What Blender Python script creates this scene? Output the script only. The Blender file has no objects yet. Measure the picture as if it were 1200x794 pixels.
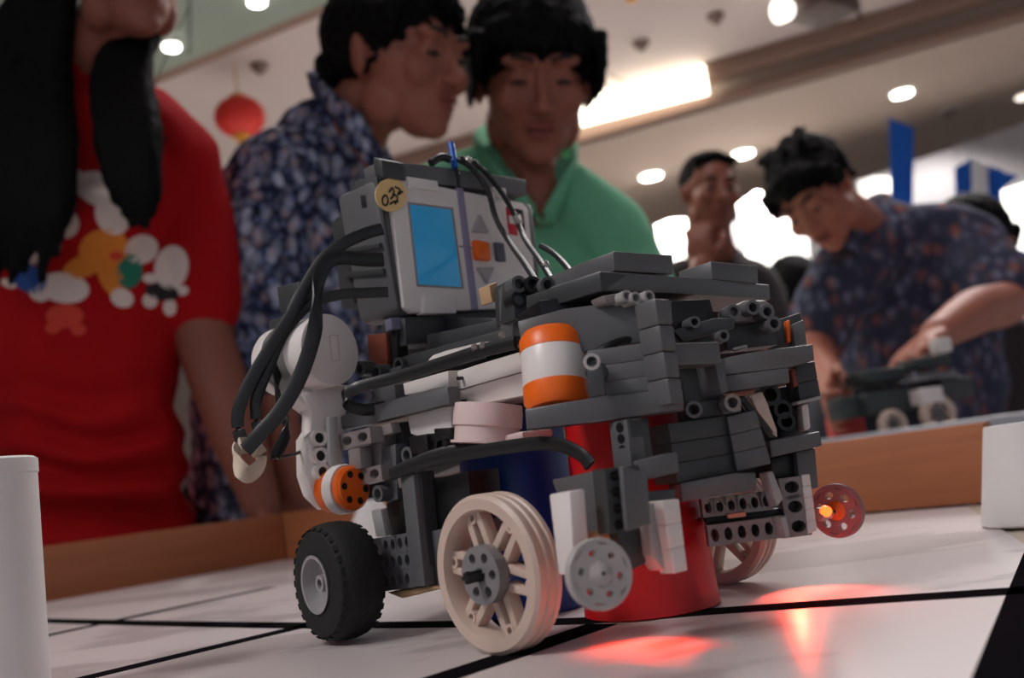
import bpy, bmesh, math, random
from mathutils import Vector, Matrix, Euler, noise
from mathutils.bvhtree import BVHTree
random.seed(7)
S = bpy.context.scene
COL = S.collection
R = math.radians

# ------------------------------------------------------------------ camera
TZ = 0.78                                   # playing-field surface above the floor
F, PITCH, ROLL = 1150.0, R(8.0), R(7.7)     # focal length in pixels of a 1200 x 794 frame
CAM = Vector((0, 0, TZ + 0.066))
_f = Vector((0, math.cos(PITCH), math.sin(PITCH)))
_u0 = Vector((0, -math.sin(PITCH), math.cos(PITCH)))
_r0 = Vector((1, 0, 0))
_r = math.cos(ROLL) * _r0 - math.sin(ROLL) * _u0
_u = math.cos(ROLL) * _u0 + math.sin(ROLL) * _r0
cd = bpy.data.cameras.new('camera')
cam = bpy.data.objects.new('camera', cd)
COL.objects.link(cam)
cam.matrix_world = Matrix(((_r.x, _u.x, -_f.x, CAM.x), (_r.y, _u.y, -_f.y, CAM.y), (_r.z, _u.z, -_f.z, CAM.z), (0, 0, 0, 1)))
cd.sensor_width = 36.0
cd.lens = F / 1200 * 36
cd.clip_start = 0.02
cd.dof.use_dof = True
cd.dof.focus_distance = 0.45
cd.dof.aperture_fstop = 8.0
S.camera = cam

# ------------------------------------------------------------------ light, exposure
S.view_settings.view_transform = 'Standard'
S.view_settings.look = 'None'
S.view_settings.gamma = 1
S.view_settings.use_curve_mapping = False
S.view_settings.exposure = 0.42
W = bpy.data.worlds.new('hall_daylight')
S.world = W
W.use_nodes = True
W.node_tree.nodes['Background'].inputs[0].default_value = (0.80, 0.86, 1.0, 1)
W.node_tree.nodes['Background'].inputs[1].default_value = 0.26


def area(name, loc, size, power, color, target=None, sy=None, spread=180):
    d = bpy.data.lights.new(name, 'AREA')
    d.size = size
    if sy:
        d.shape = 'RECTANGLE'
        d.size_y = sy
    d.energy = power
    d.color = color
    d.spread = R(spread)
    o = bpy.data.objects.new(name, d)
    COL.objects.link(o)
    o.location = loc
    t = Vector(target) if target else Vector(loc) + Vector((0, 0, -1))
    o.rotation_euler = (t - Vector(loc)).to_track_quat('-Z', 'Y').to_euler()
    return o


# unseen area lamps added at ceiling height as fill for field and robot
area('fill_lamp_over_field', (0.3, 1.9, 2.95), 0.7, 13, (1.0, 0.95, 0.95), (0.1, 0.8, TZ))
area('fill_lamp_stage', (1.6, 3.4, 2.9), 1.2, 40, (1.0, 0.96, 0.95), (0.9, 2.0, 0.9))
area('fill_lamp_left', (-1.7, -.45, 2.9), 0.6, 2.4, (1.0, 0.96, 0.95), (0.0, 0.45, TZ), None, 50)  # added to brighten the robot's left side
area('fill_lamp_behind', (-0.9, -1.3, 2.9), 1.2, 5, (1.0, 0.93, 0.93), (0.0, 0.8, TZ))


# ------------------------------------------------------------------ helpers
def ray(x, y):
    return (x - 600) / F * _r - (y - 397) / F * _u + _f


def at(x, y, Y):
    d = ray(x, y)
    return CAM + d * (Y / d.y)


def ground(x, y, z=TZ):
    d = ray(x, y)
    return CAM + d * ((z - CAM.z) / d.z)


def on(x, y, plane):
    p0, n = plane
    d = ray(x, y)
    return CAM + d * ((p0 - CAM).dot(n) / d.dot(n))


def plane(x, y, Y, az, tilt=0):
    """upright plane through the point seen at x, y; its level direction runs at azimuth az"""
    p = at(x, y, Y)
    h = Vector((math.sin(R(az)), math.cos(R(az)), 0))
    n = h.cross(Vector((0, 0, 1)))
    if n.dot(CAM - p) < 0:
        n = -n
    if tilt:
        n = Matrix.Rotation(R(tilt), 3, h) @ n
    return (p, n.normalized())


def lin(c):
    return tuple((v / 255 / 12.92) if v <= 10 else ((v / 255 + 0.055) / 1.055) ** 2.4 for v in c) + (1,)


_M = {}


def mat(name, c, rough=0.5, c2=None, scale=60, bump=0.0, metal=0, emit=0, spec=0.5, trans=0):
    if name in _M:
        return _M[name]
    m = bpy.data.materials.new(name)
    m.use_nodes = True
    nt = m.node_tree
    b = nt.nodes['Principled BSDF']
    b.inputs['Roughness'].default_value = rough
    b.inputs['Metallic'].default_value = metal
    b.inputs['Specular IOR Level'].default_value = spec
    if trans:
        b.inputs['Transmission Weight'].default_value = trans
    tc = nt.nodes.new('ShaderNodeTexCoord')
    no = nt.nodes.new('ShaderNodeTexNoise')
    no.inputs['Scale'].default_value = scale
    no.inputs['Detail'].default_value = 4
    nt.links.new(tc.outputs['Object'], no.inputs['Vector'])
    mx = nt.nodes.new('ShaderNodeMix')
    mx.data_type = 'RGBA'
    a = lin(c)
    mx.inputs['A'].default_value = a
    mx.inputs['B'].default_value = lin(c2) if c2 else tuple(v * 0.86 for v in a[:3]) + (1,)
    nt.links.new(no.outputs['Fac'], mx.inputs['Factor'])
    nt.links.new(mx.outputs['Result'], b.inputs['Base Color'])
    if bump:
        bp = nt.nodes.new('ShaderNodeBump')
        bp.inputs['Strength'].default_value = bump
        bp.inputs['Distance'].default_value = 0.002
        nt.links.new(no.outputs['Fac'], bp.inputs['Height'])
        nt.links.new(bp.outputs['Normal'], b.inputs['Normal'])
    if emit:
        b.inputs['Emission Color'].default_value = a
        b.inputs['Emission Strength'].default_value = emit
    m.diffuse_color = a
    _M[name] = m
    return m


def spotted(name, base, spots, s1=60, thr=0.45, rough=0.85, fold=9.0):
    """cloth with a printed pattern of scattered marks: spots = [(colour, scale, threshold)]"""
    m = bpy.data.materials.new(name)
    m.use_nodes = True
    nt = m.node_tree
    b = nt.nodes['Principled BSDF']
    b.inputs['Roughness'].default_value = rough
    b.inputs['Specular IOR Level'].default_value = 0.2
    tc = nt.nodes.new('ShaderNodeTexCoord')
    nz = nt.nodes.new('ShaderNodeTexNoise')
    nz.inputs['Scale'].default_value = 25
    nt.links.new(tc.outputs['Object'], nz.inputs['Vector'])
    add = nt.nodes.new('ShaderNodeVectorMath')
    add.operation = 'MULTIPLY_ADD'
    add.inputs[1].default_value = (0.02, 0.02, 0.02)
    nt.links.new(nz.outputs['Color'], add.inputs[0])
    nt.links.new(tc.outputs['Object'], add.inputs[2])
    prev = None
    for k, (col, sc, th) in enumerate(spots):
        v = nt.nodes.new('ShaderNodeTexVoronoi')
        v.inputs['Scale'].default_value = sc
        mp = nt.nodes.new('ShaderNodeMapping')
        mp.inputs['Location'].default_value = (k * 3.1, k * 1.7, k * 0.9)
        mp.inputs['Scale'].default_value = (1, 1, 0.75)
        nt.links.new(add.outputs[0], mp.inputs['Vector'])
        nt.links.new(mp.outputs[0], v.inputs['Vector'])
        r = nt.nodes.new('ShaderNodeMapRange')
        r.inputs['From Min'].default_value = th
        r.inputs['From Max'].default_value = th - 0.30
        nt.links.new(v.outputs['Distance'], r.inputs['Value'])
        mu = nt.nodes.new('ShaderNodeMath')
        mu.operation = 'MULTIPLY'
        sp = nt.nodes.new('ShaderNodeSeparateColor')
        nt.links.new(v.outputs['Color'], sp.inputs[0])
        nt.links.new(r.outputs[0], mu.inputs[0])
        nt.links.new(sp.outputs[0], mu.inputs[1])
        mx = nt.nodes.new('ShaderNodeMix')
        mx.data_type = 'RGBA'
        mx.inputs['B'].default_value = lin(col)
        if prev is None:
            mx.inputs['A'].default_value = lin(base)
        else:
            nt.links.new(prev, mx.inputs['A'])
        nt.links.new(mu.outputs[0], mx.inputs['Factor'])
        prev = mx.outputs['Result']
    nt.links.new(prev, b.inputs['Base Color'])
    m.diffuse_color = lin(base)
    return m


ORG = {}


def empty(name, loc, label=None, cat=None, group=None):
    o = bpy.data.objects.new(name, None)
    COL.objects.link(o)
    o.location = loc
    o.empty_display_size = 0.05
    ORG[o.name] = Vector(loc)
    if label:
        tag(o, label, cat, group)
    return o


def tag(o, label, cat, group=None):
    o['label'] = label
    o['category'] = cat
    if group:
        o['group'] = group
    return o


def obj(name, bm, m, parent=None, label=None, kind=None, sharp=35, recalc=True):
    """link a bmesh held in world coordinates as one mesh object"""
    if recalc:
        bmesh.ops.recalc_face_normals(bm, faces=bm.faces)
    if parent:
        off = ORG[parent.name]
    else:
        vs = [v.co for v in bm.verts]
        lo = Vector([min(v[i] for v in vs) for i in range(3)])
        hi = Vector([max(v[i] for v in vs) for i in range(3)])
        off = Vector(((lo.x + hi.x) / 2, (lo.y + hi.y) / 2, lo.z))
    bmesh.ops.translate(bm, vec=-off, verts=bm.verts)
    me = bpy.data.meshes.new(name)
    bm.to_mesh(me)
    bm.free()
    for p in me.polygons:
        p.use_smooth = True
    me.set_sharp_from_angle(angle=R(sharp))
    me.materials.append(m)
    o = bpy.data.objects.new(name, me)
    COL.objects.link(o)
    ORG[o.name] = off
    if parent:
        o.parent = parent
    else:
        o.location = off
    if label:
        o['label'] = label
    if kind:
        o['kind'] = kind
    return o


def add_prism(bm, pts, vec, bev=0.0):
    """closed solid: a polygon and its copy moved by vec"""
    n = len(pts)
    a = [bm.verts.new(p) for p in pts]
    b = [bm.verts.new(Vector(p) + vec) for p in pts]
    fs = [bm.faces.new(a), bm.faces.new(b[::-1])]
    for i in range(n):
        fs.append(bm.faces.new((a[i], b[i], b[(i + 1) % n], a[(i + 1) % n])))
    if bev:
        es = list({e for f in fs for e in f.edges})
        bmesh.ops.bevel(bm, geom=es, offset=bev, segments=2, affect='EDGES', profile=0.5)
    return bm


def slab(pxs, pl, thick, bev=0.0006, lift=0.0):
    bm = bmesh.new()
    n = pl[1]
    pts = [on(x, y, (pl[0] + n * lift, n)) for x, y in pxs]
    return add_prism(bm, pts, -n * thick, bev)


def add_box(bm, lo, hi, bev=0.0, M=None):
    lo, hi = Vector(lo), Vector(hi)
    pts = [Vector((lo.x, lo.y, lo.z)), Vector((hi.x, lo.y, lo.z)), Vector((hi.x, hi.y, lo.z)), Vector((lo.x, hi.y, lo.z))]
    v = Vector((0, 0, hi.z - lo.z))
    if M:
        pts = [M @ p for p in pts]
        v = M.to_3x3() @ v
    return add_prism(bm, pts, v, bev)


def frame_of(axis, ref=Vector((0, 0, 1))):
    a = axis.normalized()
    if abs(a.dot(ref)) > 0.95:
        ref = Vector((0, 1, 0))
    x = ref.cross(a).normalized()
    return x, a.cross(x), a


def add_lathe(bm, prof, c, axis, seg=32, cap=True):
    x, y, a = frame_of(axis)
    rings = []
    for r, h in prof:
        rings.append([bm.verts.new(c + a * h + (x * math.cos(t) + y * math.sin(t)) * r) for t in [2 * math.pi * k / seg for k in range(seg)]])
    for A, B in zip(rings, rings[1:]):
        for k in range(seg):
            bm.faces.new((A[k], A[(k + 1) % seg], B[(k + 1) % seg], B[k]))
    if cap:
        bm.faces.new(rings[0][::-1])
        bm.faces.new(rings[-1])
    else:
        A, B = rings[-1], rings[0]
        for k in range(seg):
            bm.faces.new((A[k], A[(k + 1) % seg], B[(k + 1) % seg], B[k]))
    return bm


def smooth_path(pts, n=6):
    out = []
    P = [pts[0]] + list(pts) + [pts[-1]]
    for i in range(1, len(P) - 2):
        p0, p1, p2, p3 = P[i - 1], P[i], P[i + 1], P[i + 2]
        for k in range(n):
            t = k / n
            out.append(0.5 * ((2 * p1) + (p2 - p0) * t + (2 * p0 - 5 * p1 + 4 * p2 - p3) * t * t + (3 * p1 - p0 - 3 * p2 + p3) * t ** 3))
    out.append(pts[-1].copy())
    return out


def add_tube(bm, pts, w, h=None, seg=10, n=6, ref=None, closed=False):
    """a cord along pts; w x h section (half axes), h lying along ref"""
    P = smooth_path([Vector(p) for p in pts], n)
    h = h or w
    rings = []
    up = ref or Vector((0, 0, 1))
    last = None
    for i, p in enumerate(P):
        t = (P[min(i + 1, len(P) - 1)] - P[max(i - 1, 0)]).normalized()
        s = t.cross(up)
        if s.length < 0.1:
            s = last or t.cross(Vector((1, 0, 0)))
        s.normalize()
        last = s
        q = s.cross(t).normalized()
        rings.append([bm.verts.new(p + s * w * math.cos(a) + q * h * math.sin(a)) for a in [2 * math.pi * k / seg for k in range(seg)]])
    for A, B in zip(rings, rings[1:]):
        for k in range(seg):
            bm.faces.new((A[k], A[(k + 1) % seg], B[(k + 1) % seg], B[k]))
    bm.faces.new(rings[0][::-1])
    bm.faces.new(rings[-1])
    return bm


def cable(name, px, w, h, m, parent, label=None, ref=None):
    bm = bmesh.new()
    add_tube(bm, [at(*p) for p in px], w, h, 10, 6, ref)
    return obj(name, bm, m, parent, label)


def holed_cell(bm, fn, r, t, N=16, skip=()):
    """a square cell (u, v in -1..1) of thickness t pierced by a round hole of radius r (in cell units)"""
    ring = []
    for k in range(N):
        a = 2 * math.pi * (k + 0.5) / N
        c, s = math.cos(a), math.sin(a)
        q = 1 / max(abs(c), abs(s))
        ring.append(((c * q, s * q), (c * r, s * r)))
    of = [bm.verts.new(fn(u, v, 0)) for (u, v), _ in ring]
    ob = [bm.verts.new(fn(u, v, t)) for (u, v), _ in ring]
    jf = [bm.verts.new(fn(u, v, 0)) for _, (u, v) in ring]
    jb = [bm.verts.new(fn(u, v, t)) for _, (u, v) in ring]
    for k in range(N):
        l = (k + 1) % N
        bm.faces.new((of[k], of[l], jf[l], jf[k]))
        bm.faces.new((jf[k], jf[l], jb[l], jb[k]))
        bm.faces.new((jb[k], jb[l], ob[l], ob[k]))
        bm.faces.new((ob[k], ob[l], of[l], of[k]))


def holed_beam(a, b, height, n, pl, thick=0.0078, count=None, r=0.62):
    """a studless beam from pixel a to pixel b (ends of its centre line) on plane pl, holes through it"""
    A, B = on(a[0], a[1], pl), on(b[0], b[1], pl)
    L = (B - A).length
    N = count or max(2, round(L / 0.008))
    d = (B - A) / N
    up = pl[1].cross(d.normalized())
    if up.z < 0:
        up = -up
    bm = bmesh.new()
    for i in range(N):
        c = A + d * (i + 0.5)
        holed_cell(bm, lambda u, v, t: c + d * 0.5 * u + up * height * 0.5 * v - pl[1] * t, r, thick, 12)
    # a dark lining web half way through, as the hollow inside of a plate behind it
    bmesh.ops.remove_doubles(bm, verts=bm.verts, dist=1e-5)
    return bm


def arc_px(cx, cy, rx, ry, a0, a1, n):
    return [(cx + rx * math.cos(R(a0 + (a1 - a0) * k / n)), cy + ry * math.sin(R(a0 + (a1 - a0) * k / n))) for k in range(n + 1)]


# ------------------------------------------------------------------ materials
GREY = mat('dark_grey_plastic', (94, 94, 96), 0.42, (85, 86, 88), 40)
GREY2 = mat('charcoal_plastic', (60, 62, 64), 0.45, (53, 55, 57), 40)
LGREY = mat('light_grey_plastic', (168, 165, 164), 0.4, (158, 154, 153), 40)
MGREY = mat('mid_grey_plastic', (136, 128, 127), 0.4, (126, 118, 117), 40)
WHITE = mat('white_plastic', (232, 226, 222), 0.35, (222, 214, 210), 30)
CREAM = mat('aged_white_plastic', (208, 186, 172), 0.42, (194, 170, 157), 60)
ORANGE = mat('orange_plastic', (250, 112, 18), 0.38, (240, 100, 12), 40)
BLACK = mat('black_plastic', (18, 19, 21), 0.4, (12, 13, 15), 40)
CABLE = mat('black_cable', (24, 26, 28), 0.38, (18, 19, 21), 80)
RUBBER = mat('tyre_rubber', (13, 14, 15), 0.75, (9, 10, 10), 200, 0.2)
STEEL = mat('bright_pin_metal', (170, 165, 160), 0.3, metal=0.7)
RED = mat('red_cup_plastic', (196, 18, 22), 0.4, (176, 10, 16), 20)
BLUE = mat('blue_can_plastic', (10, 62, 150), 0.4, (8, 54, 132), 20)
TAN = mat('tan_plastic', (196, 160, 122), 0.45)
RUST = mat('rust_brown_plastic', (120, 52, 30), 0.5)
GRIP = mat('cream_rubber_band', (226, 208, 186), 0.6, bump=0.3)
HOLE = BLACK
# ------------------------------------------------------------------ the setting
def struct(name, bm, m, parent=None):
    o = obj(name, bm, m, parent)
    o['kind'] = 'structure'
    return o


bm = bmesh.new(); add_box(bm, (-7, -3, -0.1), (9, 12.4, 0))
struct('floor', bm, mat('stone_floor', (208, 204, 202), 0.35, (186, 182, 180), 3))
CEIL = mat('cream_ceiling_paint', (194, 180, 176), 0.9, (184, 170, 166), 2)
SOFF = mat('taupe_soffit_paint', (168, 150, 138), 0.85, (156, 139, 126), 2)
CZ = 3.05
bm = bmesh.new(); add_box(bm, (-7, -3, CZ), (9, 12.4, CZ + 0.15))
ceiling = struct('ceiling', bm, CEIL)


def up_to(x, y, z):
    d = ray(x, y)
    return CAM + d * ((z - CAM.z) / d.z)


# dropped soffit on the right of the raised ceiling, its edge seen from (665,165) to (1200,10)
SZ = 2.80
e0, e1 = up_to(664, 176, SZ), up_to(1200, 26, SZ)
dv = (e1 - e0).normalized()
a, b = e0 - dv * 6, e1 + dv * 4
nrm = Vector((-dv.y, dv.x, 0))
if nrm.dot(Vector((1, 1, 0))) < 0:
    nrm = -nrm
bm = bmesh.new()
pts = [a, b, b + nrm * 9, a + nrm * 9]
add_prism(bm, [Vector((p.x, p.y, SZ)) for p in pts], Vector((0, 0, CZ - SZ - 0.001)))
struct('ceiling_soffit', bm, SOFF, None)
# stepped moulding along the soffit edge
for k, (o_, z0, z1) in enumerate([(0.05, SZ + 0.02, SZ + 0.07), (0.10, SZ + 0.15, CZ - 0.002)]):
    bm = bmesh.new()
    q = [a - nrm * o_, b - nrm * o_, b + nrm * 0.001, a + nrm * 0.001]
    add_prism(bm, [Vector((p.x, p.y, z0)) for p in q], Vector((0, 0, z1 - z0)), 0.004)
    struct('trim_%d' % (k + 1), bm, mat('brown_moulding', (140, 112, 98), 0.7, (126, 100, 88), 3))
# the cove lamp in the step: a lit strip along the left part of the edge
g0, g1 = up_to(640, 164, SZ + 0.06), up_to(835, 115, SZ + 0.06)
cd_ = (g1 - g0).normalized()
bm = bmesh.new()
add_prism(bm, [g0 - nrm * .112 + Vector((0, 0, .0)), g1 - nrm * .112, g1 - nrm * .112 + Vector((0, 0, .17)), g0 - nrm * .112 + Vector((0, 0, .17))], nrm * 0.03)
tag(obj('cove_lamp', bm, mat('cove_lamp_glow', (255, 246, 224), 0.5, emit=4.0)), 'long glowing white cove lamp in the edge of the ceiling soffit', 'lamp')

# greenish dropped panel at the upper left and its brown edge beam
PZ = 2.86
h0, h1 = up_to(150, 102, PZ), up_to(392, 0, PZ)
hd = (h1 - h0).normalized()
hn = Vector((-hd.y, hd.x, 0))
if hn.x > 0:
    hn = -hn
q = [h0 - hd * 3, h1 + hd * 1.0, h1 + hd * 1.0 + hn * 3, h0 - hd * 3 + hn * 3]
bm = bmesh.new(); add_prism(bm, [Vector((p.x, p.y, PZ)) for p in q], Vector((0, 0, CZ - PZ - .001)))
struct('ceiling_panel', bm, mat('grey_green_panel', (140, 152, 140), 0.5, (128, 140, 128), 2))
bm = bmesh.new()
q = [h0 - hd * 3, h1 + hd * 1.0, h1 + hd * 1.0 - hn * .12, h0 - hd * 3 - hn * .12]
add_prism(bm, [Vector((p.x, p.y, PZ + .03)) for p in q], Vector((0, 0, CZ - PZ - .032)), 0.004)
struct('trim_3', bm, mat('brown_beam_paint', (132, 104, 92), 0.7))
for k, (xa, ya, xb, yb) in enumerate([(222, 0, 222, 64), (120, 0, 120, 112)]):
    bm = bmesh.new()
    p, q_ = up_to(xa, ya - 60, PZ - .002), up_to(xb, yb, PZ - .002)
    s_ = Vector((.008, 0, 0))
    add_prism(bm, [p - s_, p + s_, q_ + s_, q_ - s_], Vector((0, 0, .004)))
    struct('trim_%d' % (4 + k), bm, mat('panel_joint', (96, 104, 98), 0.7))

# round down-lights
LAMP = mat('downlight_glow', (255, 250, 240), 0.5, emit=9.0)
DIM = mat('dim_downlight_glow', (255, 240, 226), 0.5, emit=1.6)
RING = mat('downlight_ring', (190, 180, 172), 0.4)


def downlight(x, y, z, r, label, m=LAMP):
    p = up_to(x, y, z)
    t = empty('downlight', p, label, 'ceiling light')
    bm = bmesh.new(); add_lathe(bm, [(r, 0), (r * 1.25, 0), (r * 1.25, -.02), (r, -.03)], p, Vector((0, 0, -1)), 24, False)
    obj('ring', bm, RING, t)
    bm = bmesh.new(); add_lathe(bm, [(r * .99, -.004), (r * .99, .012)], p, Vector((0, 0, -1)), 24)
    obj('diffuser', bm, m, t)
    if m is LAMP:
        d = bpy.data.lights.new('downlight_lamp', 'SPOT')
        d.energy = 175 if x < 1000 else 85
        d.color = (1.0, .95, .90)
        d.spot_size = R(125)
        d.spot_blend = .6
        d.shadow_soft_size = .04
        o = bpy.data.objects.new('downlight_lamp', d)
        COL.objects.link(o)
        o.location = p + Vector((0, 0, -.03))
    return t


downlight(763, 206, SZ - .012, .075, 'round ceiling light left of the other two in the row above the thinking man')
downlight(870, 180, SZ - .012, .075, 'round ceiling light directly above the thinking man, middle of the row')
downlight(1057, 109, SZ - .012, .060, 'round ceiling light above the narrow blue banner, highest of the row')
downlight(1199, 113, SZ - .012, .045, 'round ceiling light cut by the right frame edge', DIM)
downlight(201, 54, PZ - .012, .034, 'small round ceiling light above the red lantern')
downlight(301, 1, PZ - .012, .034, 'small round ceiling light at the top frame edge, up from the red lantern')
downlight(1112, 132, SZ - .012, .05, 'unlit grey ceiling spot right of the highest round light', mat('unlit_lens', (90, 84, 80), 0.4))
downlight(1131, 168, SZ - .012, .06, 'pale unlit ceiling spot above the wide blue banner', mat('unlit_lens_pale', (190, 186, 182), 0.4))
downlight(249, 224, CZ - .012, .075, 'round light low on the far ceiling below the red lantern')
# sprinkler and detector heads
for x, y, lb in [(751, 50, 'small dark ceiling sensor below the black spotlight box, nearer the cove lamp'), (838, 18, 'small dark ceiling sensor at the top of the picture right of the other'), (304, 76, 'small dark ceiling sensor above the red lantern')]:
    p = up_to(x, y, CZ - .002)
    bm = bmesh.new(); add_lathe(bm, [(.045, 0), (.045, .015), (.025, .035), (.012, .05)], p, Vector((0, 0, -1)), 20)
    tag(obj('ceiling_sensor', bm, mat('sensor_plastic', (120, 96, 88), 0.5)), lb, 'sensor')
# ceiling joint lines
for k, (x0, y0, x1, y1) in enumerate([(690, 75, 775, 118)]):
    p, q_ = up_to(x0, y0, CZ - .003), up_to(x1, y1, CZ - .003)
    s_ = Vector((.012, 0, 0)); bm = bmesh.new()
    add_prism(bm, [p - s_, p + s_, q_ + s_, q_ - s_], Vector((0, 0, .002)))
    struct('trim_%d' % (6 + k), bm, mat('ceiling_joint', (150, 134, 126), 0.8))

# black spotlight box with a lamp at its end and its flex
p = up_to(962, 8, CZ - .12)
t = empty('track_spotlight', p, 'dark boxy spotlight hanging from the ceiling at the top of the picture', 'spotlight')
bm = bmesh.new()
M = Matrix.Translation(p) @ Matrix.Rotation(R(35), 4, 'Z')
add_box(bm, (-.15, -.12, -.05), (.15, .12, .05), .008, M)
obj('housing', bm, mat('spot_housing', (84, 66, 60), 0.5), t)
bm = bmesh.new(); add_lathe(bm, [(.05, 0), (.06, .06), (.045, .07)], p + Vector((-.17, -.02, .0)), Vector((-1, -.4, -.2)), 20)
obj('lamp_head', bm, mat('spot_head_glow', (255, 248, 238), 0.4, emit=2.0), t)
bm = bmesh.new(); add_box(bm, (-.015, -.015, .05), (.015, .015, .12), 0, Matrix.Translation(p))
obj('stem', bm, BLACK, t)
bm = bmesh.new(); add_tube(bm, [p + Vector((.12, .05, .02)), up_to(1000, 10, CZ - .02), up_to(1027, 44, CZ - .008)], .006)
obj('flex', bm, BLACK, t)

# paper lanterns
LANT = mat('red_lantern_paper', (214, 44, 30), 0.6, (196, 30, 22), 20)
GOLD = mat('gold_paper', (226, 168, 60), 0.5, (206, 140, 44), 30)


def lantern(x, y, Y, r, label):
    p = at(x, y, Y)
    t = empty('paper_lantern', p, label, 'lantern')
    bm = bmesh.new()
    prof = [(r * .3, -r * .8)] + [(r * (math.cos(R(a)) * (1 + .025 * (k % 2))), r * .82 * math.sin(R(a))) for k, a in enumerate(range(-70, 71, 10))] + [(r * .3, r * .8)]
    add_lathe(bm, prof, p, Vector((0, 0, 1)), 28)
    obj('shade', bm, LANT, t)
    bm = bmesh.new(); add_lathe(bm, [(r * .34, 0), (r * .34, r * .12)], p + Vector((0, 0, r * .78)), Vector((0, 0, 1)), 20)
    obj('top_ring', bm, GOLD, t)
    bm = bmesh.new(); add_lathe(bm, [(r * .34, 0), (r * .34, r * .12)], p + Vector((0, 0, -r * .9)), Vector((0, 0, 1)), 20)
    obj('bottom_ring', bm, GOLD, t)
    bm = bmesh.new(); add_lathe(bm, [(r * .05, 0), (r * .14, -r * .1), (r * .2, -r * .7)], p + Vector((0, 0, -r * .88)), Vector((0, 0, 1)), 14)
    obj('tassel', bm, GOLD, t)
    bm = bmesh.new(); add_tube(bm, [p + Vector((0, 0, r * .85)), Vector((p.x, p.y, max(p.z + r * 1.1, CZ - .002)))], .004)
    obj('cord', bm, GOLD, t)
    return t


lantern(281, 137, 4.6, .122, 'round red paper lantern hanging left of the man in blue batik')
lantern(733, -44, 4.3, .122, 'red lantern at the top of the picture showing only its gold tassel')

# back of the hall
bm = bmesh.new(); add_box(bm, (-7, 11, 0), (9, 11.2, CZ))
struct('wall_back', bm, mat('wall_paint', (176, 160, 152), 0.9, (160, 146, 138), 1))
bm = bmesh.new(); add_box(bm, (-7.2, -3, 0), (-7, 11.2, CZ))
struct('wall_left', bm, mat('wall_left_paint', (190, 172, 164), 0.9))
# light grey booth partition with patches whose emission stands in for overexposed backdrop
BOOTH = mat('booth_cloth', (150, 148, 150), 0.85, (124, 122, 126), 2.5)
p0, p1 = at(735, 300, 7.0), at(1290, 300, 5.6)
bm = bmesh.new()
dz = Vector((0, .06, 0))
base = [Vector((p0.x, p0.y, 0)), Vector((p1.x, p1.y, 0))]
top = [Vector((p1.x, p1.y, 2.55)), Vector((p0.x, p0.y, 2.30))]
add_prism(bm, base + top, dz)
o = struct('wall_booth', bm, BOOTH)
bpl = (p0 + Vector((0, -.02, 0)), Vector((-(p1 - p0).y, (p1 - p0).x, 0)).normalized())
GLOW = mat('overexposed_glow', (255, 252, 246), 0.5, emit=1.5)  # glow put into the material for brightly lit backdrop


def glow_patch(name, pxs, label, m=GLOW, lift=.0):
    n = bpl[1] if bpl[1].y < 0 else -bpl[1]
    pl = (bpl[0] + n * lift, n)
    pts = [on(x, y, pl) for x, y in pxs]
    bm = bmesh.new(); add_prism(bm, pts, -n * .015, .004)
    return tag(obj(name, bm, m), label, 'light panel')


glow_patch('overexposed_patch', [(864, 240), (886, 224), (924, 232), (946, 266), (950, 328), (925, 346), (890, 330), (870, 288)], 'blazing white patch of overexposed backdrop between the thinking man and the right-hand man')
glow_patch('overexposed_patch', [(768, 264), (786, 257), (804, 256), (808, 300), (790, 306), (774, 300)], 'small bright patch of overexposed backdrop left of the thinking man')
glow_patch('overexposed_patch', [(1004, 212), (1025, 206), (1044, 208), (1044, 240), (1010, 240)], 'pale patch of overexposed backdrop just left of the narrow blue banner', mat('overexposed_glow_dim', (255, 250, 244), 0.5, emit=.8))
glow_patch('overexposed_patch', [(1172, 224), (1215, 210), (1235, 300), (1194, 294)], 'bright patch of overexposed backdrop right of the wide blue banner at the frame edge')

# blue cloth banners hanging on the booth
BANNER = mat('blue_banner_cloth', (8, 96, 200), 0.8, (6, 80, 176), 6)
WBAN = mat('white_banner_cloth', (236, 238, 240), 0.8)


def banner(name, pxs, Y, m, parent=None, label=None, th=.006):
    pts = [at(x, y, Y) for x, y in pxs]
    bm = bmesh.new(); add_prism(bm, pts, Vector((0, th, 0)), .001)
    if parent:
        return obj(name, bm, m, parent)
    return tag(obj(name, bm, m), label, 'banner')


t = empty('hanging_banner', at(1057, 300, 4.9), 'narrow plain blue cloth banner above the right-hand man\'s back', 'banner')
banner('cloth', [(1042, 138), (1071, 150), (1069, 300), (1046, 300)], 4.9, BANNER, t)
for x, y in ((1044, 140), (1069, 150)):
    q = at(x, y, 4.903)
    bm = bmesh.new(); add_tube(bm, [q, Vector((q.x, q.y, SZ + .001))], .0012, None, 6, 1)
    obj('cord', bm, mat('clear_cord', (150, 140, 134), .4), t)
t = empty('hanging_banner', at(1150, 240, 4.8), 'blue and white striped cloth banner behind the right-hand man\'s shoulder', 'banner')
banner('blue_stripe', [(1119, 196), (1138, 186), (1140, 300), (1122, 300)], 4.8, BANNER, t)
banner('white_stripe', [(1138, 186), (1158, 194), (1160, 300), (1140, 300)], 4.8, WBAN, t)
banner('blue_stripe', [(1158, 194), (1176, 200), (1168, 300), (1160, 300)], 4.8, BANNER, t)
banner('blue_pennant', [(1158, 197), (1194, 206), (1172, 224)], 4.76, BANNER, t)
for x, y in ((1123, 196), (1172, 202)):
    q = at(x, y, 4.803)
    bm = bmesh.new(); add_tube(bm, [q, Vector((q.x, q.y, SZ + .001))], .0012, None, 6, 1)
    obj('cord', bm, mat('clear_cord', (150, 140, 134), .4), t)
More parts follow.
